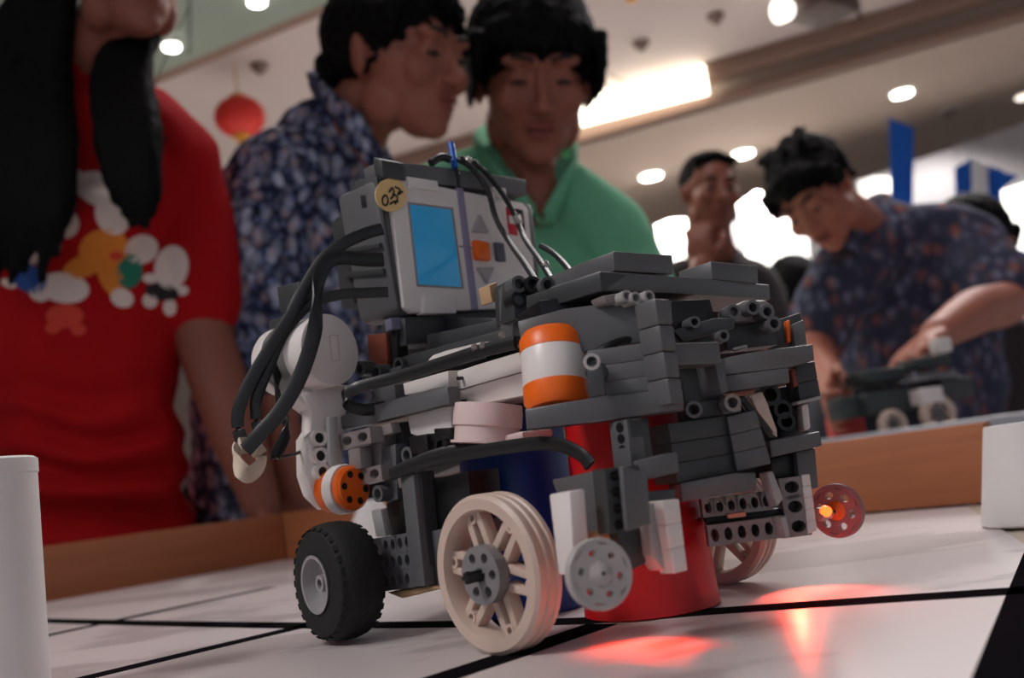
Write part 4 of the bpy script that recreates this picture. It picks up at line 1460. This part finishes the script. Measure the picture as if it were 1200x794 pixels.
def add_hand(bm, wrist, fingers_dir, palm_n, s=1.0, curl=35, spread=7, side=1):
    """palm and five unequal, bent fingers; fingers_dir points along the hand, palm_n out of the palm, side is where the thumb leaves"""
    d = Vector(fingers_dir).normalized()
    n = Vector(palm_n); n = (n - d * n.dot(d)).normalized()
    a = d.cross(n).normalized() * side
    w = Vector(wrist)
    B = Matrix(((a.x, d.x, n.x, w.x), (a.y, d.y, n.y, w.y), (a.z, d.z, n.z, w.z), (0, 0, 0, 1)))
    add_ell(bm, (0, .048 * s, 0), (.041 * s, .052 * s, .0155 * s), B)
    add_ell(bm, (.022 * s, .028 * s, .008 * s), (.018 * s, .030 * s, .014 * s), B)
    for k, (x, L, r) in enumerate(((.030, .076, .0090), (.010, .086, .0093), (-.010, .080, .0088), (-.029, .062, .0078))):
        ang = R((1.5 - k) * spread)
        p = Vector((x * s, .086 * s, 0))
        pts = [(B @ Vector((x * .8 * s, .06 * s, 0)), r * s), (B @ p, r * s)]
        c_ = R(curl * .35)
        for seg, fr in ((.46, 1), (.30, 1), (.24, .9)):
            dd = Vector((math.sin(ang) * math.cos(c_), math.cos(ang) * math.cos(c_), math.sin(c_)))
            p = p + dd * L * s * seg
            pts.append((B @ p, r * s * (.98 if seg > .4 else .86 if seg > .25 else .68)))
            c_ += R(curl * .75)
        add_limb(bm, pts)
    t0 = Vector((.026 * s, .018 * s, .008 * s))
    add_limb(bm, [(B @ t0, .013 * s), (B @ (t0 + Vector((.026, .028, .010)) * s), .0108 * s), (B @ (t0 + Vector((.038, .056, .020)) * s), .0098 * s), (B @ (t0 + Vector((.036, .078, .028)) * s), .0072 * s)])


def legs(root, hip, back, m, w=.11, feet=None):
    bm = bmesh.new()
    side = Vector((math.cos(back), math.sin(back), 0))
    add_ell(bm, hip, (.165, .125, .12), None, (0, 0, math.degrees(back)))
    for s in (-1, 1):
        h = Vector(hip) + side * s * .09
        f = Vector((h.x, h.y, .05)) + side * s * .02
        k = (h + f) / 2 + Vector((0, -.01, .02))
        add_limb(bm, [(h, .092), (k, .066), (f + Vector((0, 0, .03)), .05)])
    o = soft('trousers', fuse(bm, .012, 4), m, root)
    for s in (-1, 1):
        h = Vector(hip) + side * s * .11
        bm = bmesh.new()
        add_ell(bm, (h.x, h.y - .05, .035), (.045, .125, .035))
        for v in bm.verts:
            v.co.z = max(v.co.z, .001)
        soft('shoe', bm, BLACK, root)


JEANS = mat('dark_trousers', (26, 30, 44), 0.85, (20, 23, 36), 60)


def folds(amp, freq, seed):
    def df(v):
        k = Vector((v.x * freq, v.y * freq, v.z * freq * 1.6)) + Vector((seed, seed * 2, 0))
        return v + Vector((noise.noise(k), noise.noise(k + Vector((5, 0, 0))), .3 * noise.noise(k + Vector((0, 9, 0))))) * amp
    return df


# ---- girl in the red T-shirt, cut by the left frame edge
Y = 1.33
PX = Y / F                                             # metres per pixel at her distance
SK1 = skin_mat('shaded_skin', (150, 90, 74))
hc = at(146, -36, Y - .03)
wo = empty('person', Vector((at(90, 300, Y).x, Y + .05, 0)), 'girl with long straight black hair and a red T-shirt with a coloured print', 'person')
HM = head_matrix(hc, 36, 10, -4, 1.0)
bm = bmesh.new()
add_head(bm, HM, .95)
nb = at(95, 95, Y + .06)
add_limb(bm, [(HM @ Vector((0, .02, -.05)), .052), (nb, .055), (nb - Vector((0, 0, .08)), .07)])
add_ell(bm, nb - Vector((0, -.03, .24)), (.12, .045, .18))
sl = at(205, 170, Y + .08)
el, wr = at(240, 395, Y + .09), at(306, 590, Y + .09)
add_limb(bm, [(sl, .05), (at(222, 280, Y + .1), .047), (el, .043), ((el + wr) / 2, .041), (wr, .028)])
add_hand(bm, wr, (.10, .0, -.5), (-1, -.2, 0), .9, 30)
sr = at(-60, 190, Y + .04)
er, wr2 = at(-95, 400, Y + .06), at(-70, 580, Y - .0)
add_limb(bm, [(sr, .05), (er, .043), (wr2, .028)])
add_hand(bm, wr2, (.06, -.1, -.5), (1, -.2, 0), .9, 30, side=-1)
soft('body', fuse(bm, .0045, 5), SK1, wo)
add_face(HM, wo, .3)
REDT = mat('red_tshirt_cotton', (180, 12, 20), 0.85, (160, 7, 13), 30, spec=.2)
bm = bmesh.new()
add_limb(bm, [(nb + Vector((0, .0, -.02)), .066), (nb - Vector((0, 0, .10)), .10)])
add_ell(bm, at(82, 235, Y + .07), (.185, .115, .16))
add_limb(bm, [(at(85, 200, Y + .07), .14), (at(88, 330, Y + .08), .160), (at(100, 470, Y + .09), .137), (at(105, 560, Y + .1), .142), (at(108, 660, Y + .11), .146), (at(108, 735, Y + .12), .150)], .72, Vector((0, 1, 0)))
for s in (-1, 1):
    add_ell(bm, at(85 + s * 34, 262, Y - .005), (.062, .05, .06))
add_limb(bm, [(at(160, 150, Y + .08), .075), (at(205, 190, Y + .085), .066), (at(226, 290, Y + .10), .064), (at(234, 358, Y + .10), .066)])
add_limb(bm, [(at(0, 160, Y + .05), .075), (at(-55, 215, Y + .05), .066), (at(-85, 350, Y + .06), .064)])


def girl_folds(v):
    w = folds(.012, 9, 3)(v)
    k = max(0, min(1, (at(100, 400, Y).z - v.z) / .2))
    w.y -= .018 * k * math.sin(v.z * 95 + 4 * noise.noise(v * 6) + v.x * 14)
    return w


shirt = fuse(bm, .007, 5, girl_folds)
bvh = BVHTree.FromBMesh(shirt)
wsh = soft('tshirt', shirt, REDT, wo)
bm = bmesh.new()
ring = []
for k in range(25):
    a = 2 * math.pi * k / 24
    ring.append(nb + Vector((.064 * math.cos(a), .058 * math.sin(a), .012 + .014 * math.sin(a))))
add_tube(bm, ring, .008, .012, 8, 2)
soft('collar', bm, REDT, wo)
# the print: flat coloured patches laid on the cloth
PW = mat('print_white', (232, 214, 204), .8); PO = mat('print_orange', (226, 132, 40), .8); PT = mat('print_teal', (30, 120, 96), .8)
PB = mat('print_blue', (40, 84, 160), .8); PK = mat('print_dark', (30, 24, 30), .8); PC = mat('print_coral', (220, 66, 48), .8)


def patch(cx, cy, rx, ry, rot, m, lift=.0015):
    bm = bmesh.new()
    rings = []
    c, s = math.cos(R(rot)), math.sin(R(rot))
    for f in (0.02, .35, .7, 1.0):
        rg = []
        for k in range(24):
            a = 2 * math.pi * k / 24
            u, v = rx * f * math.cos(a), ry * f * math.sin(a)
            d = ray(cx + u * c - v * s, cy + u * s + v * c).normalized()
            h = bvh.ray_cast(CAM, d)
            p = h[0] if h[0] else CAM + d * Y
            rg.append(bm.verts.new(p - d * lift))
        rings.append(rg)
    for A, B in zip(rings, rings[1:]):
        for k in range(24):
            bm.faces.new((A[k], A[(k + 1) % 24], B[(k + 1) % 24], B[k]))
    bm.faces.new(rings[0][::-1])
    soft('print_patch', bm, m, wsh)


for a in [(118, 222, 32, 20, 20, PW), (132, 252, 24, 20, 60, PW), (92, 206, 24, 6, 42, PW), (78, 262, 15, 17, 0, PW), (122, 292, 30, 24, -10, PO), (98, 312, 26, 13, -20, PO), (130, 326, 13, 26, -28, PO),
          (143, 349, 14, 11, 20, PW), (75, 337, 30, 18, 8, PW), (34, 326, 22, 16, 30, PB), (46, 344, 12, 9, 20, PW), (10, 332, 10, 5, 20, PW), (76, 370, 22, 14, 0, PC), (62, 384, 9, 7, 0, PC), (92, 386, 9, 7, 0, PC),
          (166, 292, 20, 17, -20, PW), (152, 318, 15, 20, 10, PT), (176, 326, 9, 6, 0, PW), (201, 313, 20, 26, 10, PW), (190, 342, 20, 10, 10, PK), (176, 352, 9, 9, 0, PW), (199, 360, 8, 10, 0, PW), (213, 340, 8, 6, 0, PW),
          (40, 290, 12, 20, 10, PW), (62, 285, 10, 16, 0, PW), (136, 300, 8, 5, 0, PC, .003)]:
    patch(*a)
# long straight hair, two falls over the chest and the cap
bm = bmesh.new()
add_ell(bm, (0, .024, .040), (.088, .104, .094), HM)
for k in range(15):
    u = k / 14
    x0 = 10 - 40 * (1 - u)
    top = HM @ Vector((-.080 + .012 * u, -.005 + .05 * (1 - u), .03))
    add_limb(bm, [(top, .018), (at(22 + 46 * u - 30 * (1 - u), 60, Y - .03), .020), (at(20 + 54 * u - 40 * (1 - u), 170, Y - .085), .018), (at(10 + 62 * u - 42 * (1 - u), 250, Y - .105), .015), (at(6 + (56 + 14 * math.sin(k * 2.1)) * u - 42 * (1 - u), 300 + 26 * math.sin(k * 1.7) + 20 * (1 - u), Y - .105), .005)])
for k in range(9):
    u = k / 8
    top = HM @ Vector((.074, -.02 + .05 * u, .02))
    add_limb(bm, [(top, .016), (at(126 + 40 * u, 70, Y - .01), .017), (at(124 + 52 * u, 150, Y - .065), .016), (at(133 + 46 * u, 215, Y - .085), .012), (at(152 + 26 * u, 258 + 10 * math.sin(k * 2.3), Y - .082), .004)])
soft('hair', fuse(bm, .0045, 2, lambda v: v + Vector((noise.noise(Vector((v.x * 160, v.y * 160, v.z * 12))), 0, 0)) * .005), HAIR, wo, 'long straight black hair')
bm = bmesh.new(); add_tube(bm, [HM @ Vector((.07, -.05, -.06)), at(178, 110, Y - .05), at(180, 170, Y - .06), at(198, 160, Y - .05)], .0008, None, 6, 6)
soft('loose_strand', bm, HAIR, wo)
legs(wo, (at(105, 640, Y).x, Y + .13, .69), 0, JEANS)

# ---- man in blue batik, seen in profile
Y = 1.52
BATIK = spotted('blue_batik_cloth', (26, 34, 60), [((186, 192, 212), 58, .62), ((118, 132, 172), 100, .56), ((180, 156, 158), 44, .44)])
SK2 = skin_mat('warm_skin', (160, 98, 80))
hc = at(470, 76, Y - .01)
mb = empty('person', Vector((at(340, 400, Y).x, Y + .12, 0)), 'short-haired man in a blue batik shirt, in profile behind the control unit', 'person')
HM = head_matrix(hc, 56, 15, -3, 1.12)
bm = bmesh.new()
add_head(bm, HM, 1.02)
nb = at(405, 178, Y + .05)
add_limb(bm, [(HM @ Vector((0, .025, -.045)), .056), (at(425, 130, Y + .03), .058), (nb + Vector((0, .02, 0)), .058)])
add_ell(bm, at(355, 330, Y + .12), (.10, .05, .15))
# the arm on this side hangs, its hand resting behind the border
a0, a1, a2 = at(330, 235, Y - .01), at(312, 420, Y - .02), at(345, 575, Y - .02)
add_limb(bm, [(a0, .05), (a1, .042), (a2, .028)])
add_hand(bm, a2, (.1, .0, -.6), (0, -.6, -.3), .95, 30)
soft('body', fuse(bm, .0045, 5), SK2, mb)
add_face(HM, mb, .35)
tuf = []
rnd = random.Random(4)
for k in range(22):
    x = -.072 + .144 * k / 21
    tuf.append(((x * .9, -.055 + .03 * abs(x) / .07, .098 - .35 * abs(x)), (x * 1.02 + rnd.uniform(-.01, .01), -.098 + .045 * abs(x) / .07, .060 + rnd.uniform(-.006, .022)), .013))
for k in range(14):
    a = k / 13
    for s in (-1, 1):
        tuf.append(((s * .078, -.045 + .10 * a, .06), (s * .080, -.052 + .10 * a, .024 - .045 * a * a + rnd.uniform(-.006, .006)), .011))
for k in range(9):
    x = -.06 + .12 * k / 8
    tuf.append(((x, .10, .0), (x * .85, .088, -.062 + rnd.uniform(-.008, .008)), .014))
hair_cap(HM, mb, tuf, 'short black hair', (.090, .108, .094), (0, .030, .046), None, 4)
bm = bmesh.new()
sh = [(at(372, 172, Y + .06), .080), (at(345, 260, Y + .09), .150), (at(345, 380, Y + .10), .165), (at(330, 500, Y + .10), .150), (at(318, 640, Y + .12), .150)]
add_limb(bm, sh, .8, Vector((0, 1, 0)))
add_ell(bm, at(322, 222, Y + .02), (.078, .09, .092))
add_ell(bm, at(405, 235, Y + .12), (.10, .09, .10))
add_limb(bm, [(at(334, 205, Y + .0), .078), (at(312, 285, Y - .02), .075), (at(309, 380, Y - .02), .074), (at(306, 420, Y - .02), .074)])
add_limb(bm, [(at(392, 150, Y + .05), .060), (at(378, 190, Y + .06), .080)])
add_limb(bm, [(at(425, 215, Y + .16), .06), (at(435, 330, Y + .17), .06)])
soft('shirt', fuse(bm, .007, 6, folds(.012, 8, 11)), BATIK, mb)
bm = bmesh.new()
for k in range(2):
    pts = [at(368, 100, Y + .05), at(385, 118, Y - .015), at(412, 148, Y - .045), at(446, 192, Y - .02)] if k == 0 else [at(368, 100, Y + .06), at(398, 96, Y + .10), at(430, 130, Y + .11), at(455, 190, Y + .08)]
    add_tube(bm, pts, .009, .026, 10, 6, Vector((-.25, -.1, 1)))
soft('collar', bm, BATIK, mb)
legs(mb, (at(318, 640, Y).x, Y + .14, .86), .4, JEANS)

# ---- man in the green polo shirt, leaning forward
Y = 1.70
SK3 = skin_mat('tan_skin', (158, 96, 78))
hc = at(624, 96, Y - .03)
mg = empty('person', Vector((at(610, 300, Y).x, Y + .12, 0)), 'man with thick black hair and a green polo shirt looking down at the robot', 'person')
HM = head_matrix(hc, 5, 25, 5, 1.26)
bm = bmesh.new()
add_head(bm, HM, 1.03)
nb = at(612, 215, Y + .06)
add_limb(bm, [(HM @ Vector((0, .03, -.05)), .062), (at(618, 180, Y + .04), .064), (nb, .072)])
add_ell(bm, at(615, 340, Y + .13), (.11, .05, .13))
for s, (a, b_, c_) in ((1, (at(722, 270, Y + .06), at(758, 400, Y + .04), at(700, 540, Y - .2))), (-1, (at(500, 270, Y + .08), at(486, 400, Y + .06), at(540, 540, Y - .18)))):
    add_limb(bm, [(a, .052), (b_, .043), (c_, .029)])
    add_hand(bm, c_, (-s * .4, -.6, -.1), (0, -.2, -1), 1, 30, side=s)
soft('body', fuse(bm, .005, 5), SK3, mg)
add_face(HM, mg, .3, 1.1)
rnd = random.Random(9)
tuf = []
for k in range(30):
    x = -.076 + .152 * k / 29
    tuf.append(((x * .85, -.055, .110 - .5 * abs(x)), (x * 1.06 + rnd.uniform(-.006, .006) + .006, -.090 + .035 * (abs(x) / .076) ** 2, .044 - .25 * max(0, abs(x) - .045) + rnd.uniform(-.008, .010)), .012))
for k in range(16):
    a = k / 15
    for s in (-1, 1):
        tuf.append(((s * .084, -.060 + .12 * a, .06), (s * .087, -.066 + .12 * a, -.006 - .03 * a + rnd.uniform(-.01, .008)), .014))
hair_cap(HM, mg, tuf, 'thick black fringe', (.094, .110, .096), (0, .026, .052), None, 9, .003)
GREEN = mat('green_polo_cotton', (118, 188, 150), 0.85, (102, 172, 134), 40, spec=.2)
bm = bmesh.new()
add_limb(bm, [(at(612, 250, Y + .09), .13), (at(612, 330, Y + .09), .175), (at(610, 450, Y + .1), .165), (at(605, 590, Y + .12), .16)], .66, Vector((0, 1, 0)))
for x0, y0, x1, y1, x2, y2 in ((575, 178, 505, 215, 478, 320), (655, 195, 705, 240, 742, 330)):
    add_limb(bm, [(at(612, 225, Y + .08), .085), (at(x0, y0 + 40, Y + .07), .080), (at(x1, y1 + 35, Y + .06), .082), (at(x2, y2, Y + .05), .074), (at(x2 + (8 if x2 > 600 else -4), y2 + 55, Y + .04), .072)])
gs = fuse(bm, .007, 6, folds(.010, 8, 21))
soft('polo_shirt', gs, GREEN, mg)
bm = bmesh.new()
add_tube(bm, [at(572, 158, Y + .12), at(562, 172, Y + .04), at(584, 206, Y - .03), at(622, 252, Y - .055)], .008, .022, 10, 6, Vector((-.3, -.2, 1)))
add_tube(bm, [at(572, 158, Y + .12), at(610, 166, Y + .15), at(664, 170, Y + .12), at(672, 192, Y + .04), at(661, 218, Y - .02), at(642, 256, Y - .055)], .008, .022, 10, 6, Vector((.3, -.2, 1)))
soft('collar', bm, GREEN, mg)
bm = bmesh.new()
add_tube(bm, [at(596, 200, Y - .028), at(615, 228, Y - .044), at(634, 262, Y - .052)], .006, .004, 8, 4)
add_tube(bm, [at(664, 206, Y - .02), at(654, 232, Y - .040), at(638, 262, Y - .052)], .006, .004, 8, 4)
soft('placket', bm, GREEN, mg)
# bare chest in the open neck
bm = bmesh.new()
add_limb(bm, [(at(622, 190, Y + .02), .05), (at(630, 222, Y + .005), .044), (at(634, 250, Y - .010), .026)], .8)
soft('throat', fuse(bm, .006, 4), SK3, mg)
legs(mg, (at(605, 620, Y).x, Y + .14, .86), 0, JEANS)

# ---- thinking man with his hand on his chin
Y = 2.7
SK4 = skin_mat('brown_skin', (140, 82, 64))
hc = at(833, 228, Y)
mt = empty('person', Vector((hc.x + .06, Y + .1, 0)), 'dark-skinned man far behind the robot with a hand on his chin', 'person')
HM = head_matrix(hc, 8, 6, 6, .98)
bm = bmesh.new()
add_head(bm, HM, 1.0)
add_limb(bm, [(HM @ Vector((0, .025, -.05)), .054), (at(838, 300, Y + .06), .062)])
add_ell(bm, at(848, 400, Y + .12), (.11, .05, .16))
wr = at(822, 312, Y - .13)
el = at(800, 420, Y - .12)
add_limb(bm, [(at(775, 335, Y + .05), .05), (el, .042), (wr, .030)])
add_hand(bm, wr, (.02, .05, .5), (.35, .9, 0), .98, 70, 5, -1)
er = at(905, 440, Y - .02)
add_limb(bm, [(at(890, 340, Y + .08), .05), (er, .042), (at(835, 452, Y - .16), .03)])
soft('body', fuse(bm, .0055, 4), SK4, mt)
add_face(HM, mt, .4)
tuf = [((x, -.040, .112 - .3 * abs(x)), (x, -.062, .098 - .35 * abs(x)), .010) for x in [(-.06 + .12 * k / 9) for k in range(10)]]
hair_cap(HM, mt, tuf, 'close-cropped black hair', (.082, .100, .087), (0, .030, .046), None, 2, .003, .005)
DTEE = mat('dark_brown_shirt', (44, 34, 36), .85)
bm = bmesh.new()
add_limb(bm, [(at(842, 322, Y + .08), .10), (at(845, 360, Y + .1), .165), (at(850, 430, Y + .1), .17), (at(855, 560, Y + .1), .16)], .66, Vector((0, 1, 0)))
add_limb(bm, [(at(835, 325, Y + .07), .07), (at(790, 335, Y + .05), .068), (at(783, 375, Y + .0), .064)])
add_limb(bm, [(at(850, 325, Y + .07), .07), (at(888, 335, Y + .07), .068), (at(900, 390, Y + .02), .064)])
soft('shirt', fuse(bm, .009, 5, folds(.01, 7, 5)), DTEE, mt)
legs(mt, (at(855, 560, Y).x, Y + .1, .9), 0, JEANS)

# ---- man in the dark batik shirt bending over the second robot
Y = 2.15
SK5 = skin_mat('fair_tan_skin', (182, 112, 90))
BATIK2 = spotted('purple_batik_cloth', (58, 62, 82), [((118, 120, 142), 40, .56), ((160, 98, 84), 30, .46), ((96, 60, 78), 34, .40)])
hc = at(957, 232, Y - .12)
mr = empty('person', Vector((at(1090, 400, Y).x, Y + .15, 0)), 'man in a dark purple batik shirt bending over the second robot', 'person')
HM = head_matrix(hc, -42, 36, -14, .94)
bm = bmesh.new()
add_head(bm, HM, 1.0)
add_limb(bm, [(HM @ Vector((0, .03, -.045)), .056), (at(1002, 262, Y + .0), .058), (at(1030, 290, Y + .08), .058)])
add_ell(bm, at(1078, 370, Y + .15), (.10, .05, .13))
el = at(1176, 352, Y - .10); wr = at(1098, 392, Y - .36)
add_limb(bm, [(at(1146, 305, Y + .02), .05), (el, .047), ((el + wr) / 2 + Vector((.01, 0, .01)), .046), (wr, .031)])
add_hand(bm, wr, at(1040, 428, Y - .50) - wr, (.1, -.2, -1), 1.0, 42, 9, -1)
# far arm hangs down to the table, its hand holding a part
el2 = at(955, 400, Y - .02); wr2 = at(980, 458, Y - .36)
add_limb(bm, [(at(985, 310, Y - .0), .052), (el2, .043), (wr2, .030)])
add_hand(bm, wr2, at(962, 490, Y - .48) - wr2, (1, -.2, .1), .95, 40, 6, 1)
soft('body', fuse(bm, .005, 4), SK5, mr)
add_face(HM, mr, .3)
rnd = random.Random(6)
tuf = []
for k in range(20):
    x = -.072 + .144 * k / 19
    tuf.append(((x * .9, -.050, .105 - .4 * abs(x)), (x * 1.03, -.092 + .03 * abs(x) / .07, .062 + rnd.uniform(-.006, .014)), .013))
    tuf.append(((x * .8, .02 + rnd.uniform(-.04, .04), .125), (x * .9 + rnd.uniform(-.02, .02), .03 + rnd.uniform(-.05, .05), .144 + rnd.uniform(-.006, .006)), .010))
for k in range(12):
    a = k / 11
    for s in (-1, 1):
        tuf.append(((s * .079, -.045 + .10 * a, .06), (s * .082, -.05 + .10 * a, .014 - .03 * a), .012))
hair_cap(HM, mr, tuf, 'short black hair standing up at the crown', (.090, .108, .096), (0, .030, .048), None, 6, .005, .005)
bm = bmesh.new()
add_limb(bm, [(at(1040, 285, Y + .06), .10), (at(1070, 330, Y + .12), .185), (at(1080, 400, Y + .14), .185), (at(1085, 480, Y + .15), .185), (at(1080, 560, Y + .15), .17)], .68, Vector((0, 1, 0)))
add_limb(bm, [(at(1050, 285, Y + .05), .085), (at(1118, 288, Y + .05), .098), (at(1152, 325, Y - .02), .088), (at(1166, 345, Y - .06), .080)])
add_limb(bm, [(at(1035, 290, Y + .05), .085), (at(992, 320, Y + .0), .080), (at(968, 368, Y - .02), .074), (at(960, 392, Y - .02), .070)])
ms = fuse(bm, .008, 5, folds(.014, 7, 31))
soft('shirt', ms, BATIK2, mr)
bm = bmesh.new()
add_tube(bm, [at(1044, 236, Y + .13), at(1026, 240, Y + .02), at(1006, 262, Y - .06), at(996, 292, Y - .09)], .009, .026, 10, 6, Vector((-.4, -.2, 1)))
add_tube(bm, [at(1044, 236, Y + .13), at(1010, 246, Y + .14), at(985, 276, Y + .06), at(988, 296, Y - .06)], .009, .022, 10, 6, Vector((-.4, -.2, 1)))
soft('collar', bm, BATIK2, mr)
legs(mr, (at(1080, 560, Y).x, Y + .15, .88), 0, JEANS)

# ---- two people of whom only the dark hair and a shoulder show
Y = 2.74
hc = at(1146, 288, Y)
pb = empty('person', Vector((hc.x + .02, Y + .05, 0)), 'person behind the purple batik man, only dark hair showing over his back', 'person')
HM = head_matrix(hc, 30, 30, -10, 1.0)
bm = bmesh.new(); add_head(bm, HM)
add_limb(bm, [(HM @ Vector((0, .03, -.05)), .055), (at(1150, 345, Y + .08), .06)])
add_ell(bm, at(1152, 440, Y + .1), (.11, .05, .17))
for s in (-1, 1):
    add_limb(bm, [(at(1152 + s * 62, 385, Y + .1), .05), (at(1152 + s * 72, 470, Y + .1), .042), (at(1152 + s * 66, 560, Y), .03)])
soft('body', fuse(bm, .007, 4), SK5, pb)
add_face(HM, pb, .3)
tuf = [((s * .082, -.05 + .03 * k, .05), (s * .088, -.04 + .03 * k, -.07), .018) for k in range(5) for s in (-1, 1)]
hair_cap(HM, pb, tuf, 'dark hair', (.096, .112, .100), (0, .030, .046), None, 3, .004, .006)
bm = bmesh.new()
add_limb(bm, [(at(1152, 372, Y + .1), .10), (at(1152, 400, Y + .1), .18), (at(1152, 560, Y + .1), .17)], .62, Vector((0, 1, 0)))
soft('shirt', fuse(bm, .010, 4), DTEE, pb)
legs(pb, (at(1152, 560, Y).x, Y + .1, .88), 0, JEANS)

Y = 3.25
hc = at(933, 350, Y)
pc = empty('person', Vector((hc.x + .04, Y + .05, 0)), 'dark-haired person in navy, low between the thinking man and the purple batik man', 'person')
HM = head_matrix(hc, 20, 40, 0, .98)
bm = bmesh.new(); add_head(bm, HM)
add_limb(bm, [(HM @ Vector((0, .03, -.05)), .055), (at(950, 410, Y + .08), .06)])
add_ell(bm, at(960, 500, Y + .1), (.1, .05, .15))
for s in (-1, 1):
    add_limb(bm, [(at(960 + s * 62, 450, Y + .1), .05), (at(960 + s * 72, 530, Y + .05), .042), (at(960 + s * 40, 580, Y - .1), .03)])
soft('body', fuse(bm, .007, 4), SK5, pc)
add_face(HM, pc, .3)
hair_cap(HM, pc, tuf, 'dark hair', (.094, .110, .098), (0, .030, .046), None, 8, .004, .006)
bm = bmesh.new()
NAVY = mat('navy_shirt', (24, 32, 54), .85)
add_limb(bm, [(at(955, 425, Y + .1), .09), (at(960, 455, Y + .1), .16), (at(960, 600, Y + .1), .16)], .62, Vector((0, 1, 0)))
for s in (-1, 1):
    add_limb(bm, [(at(956, 440, Y + .1), .07), (at(960 + s * 60, 455, Y + .1), .066), (at(960 + s * 72, 530, Y + .05), .058)])
soft('shirt', fuse(bm, .010, 4), NAVY, pc)
legs(pc, (at(960, 610, Y).x, Y + .1, .80), 0, JEANS)

# ---- the second robot on the far table
Y = 1.62
rz = T2Z - .016
r2 = empty('robot', Vector((at(1075, 480, Y).x, Y, rz)), 'blurred second brick-built robot under the hand of the batik man', 'robot')


def blk(name, m, x0, y0, x1, y1, Yb, dy, bev=.002, rot=12):
    a, b_ = at(x0, y1, Yb), at(x1, y0, Yb)
    bm = bmesh.new()
    c = (a + b_) / 2
    w, h = abs(b_.x - a.x), abs(b_.z - a.z)
    zb = max(c.z - h / 2, rz + .001)
    Mx = T(Vector((c.x, Yb + dy / 2, 0))) @ Matrix.Rotation(R(rot), 4, 'Z')
    add_box(bm, (-w / 2, -dy / 2, zb), (w / 2, dy / 2, c.z + h / 2), bev, Mx)
    return obj(name, bm, m, r2)


DG = mat('dark_teal_grey_plastic', (52, 60, 62), .5)
blk('chassis', DG, 1005, 448, 1112, 486, Y, .12)
blk('brick', DG, 1012, 428, 1058, 450, Y + .02, .08)
blk('brick', GREY, 1060, 432, 1118, 446, Y + .01, .10)
blk('brick', DG, 1070, 414, 1112, 433, Y + .03, .06)
blk('brick', GREY, 1056, 440, 1128, 446, Y - .01, .03)
blk('white_brick', WHITE, 1100, 394, 1113, 413, Y, .03)
blk('motor', WHITE, 1078, 452, 1102, 474, Y - .03, .05)
blk('beam', GREY2, 1100, 440, 1135, 470, Y, .08)
blk('bumper', DG, 985, 462, 1010, 492, Y, .05)
for x, y, r in ((1046, 497, .024), (1100, 491, .031)):
    c = at(x, y, Y - .02)
    c.z = rz + r
    axw = Vector((.25, -1, 0)).normalized()
    bm = bmesh.new(); add_lathe(bm, [(r * .62, -.007), (r * .95, -.007), (r, -.004), (r, .004), (r * .95, .007), (r * .62, .007)], c, axw, 32, False)
    w = obj('wheel', bm, CREAM, r2)
    bm = bmesh.new(); add_lathe(bm, [(.003, -.006), (r * .35, -.006), (r * .35, .006), (.003, .006)], c, axw, 20, False)
    obj('hub', bm, GREY, w)
    for k in range(6):
        xx, yy, aa = frame_of(axw)
        d = xx * math.cos(R(60 * k)) + yy * math.sin(R(60 * k))
        bm = bmesh.new(); add_tube(bm, [c + d * r * .3, c + d * r * .68], .003, None, 6, 1)
        obj('spoke', bm, CREAM, w)
bm = bmesh.new(); add_box(bm, (-.03, -.02, 0), (.03, .02, .05), .004, T(Vector((at(985, 442, 1.78).x, 1.80, rz + .0005))))
tag(obj('red_block', bm, mat('pink_red_plastic', (206, 70, 70), .5)), 'small red block on the far table by the bending man\'s hanging hand', 'block')
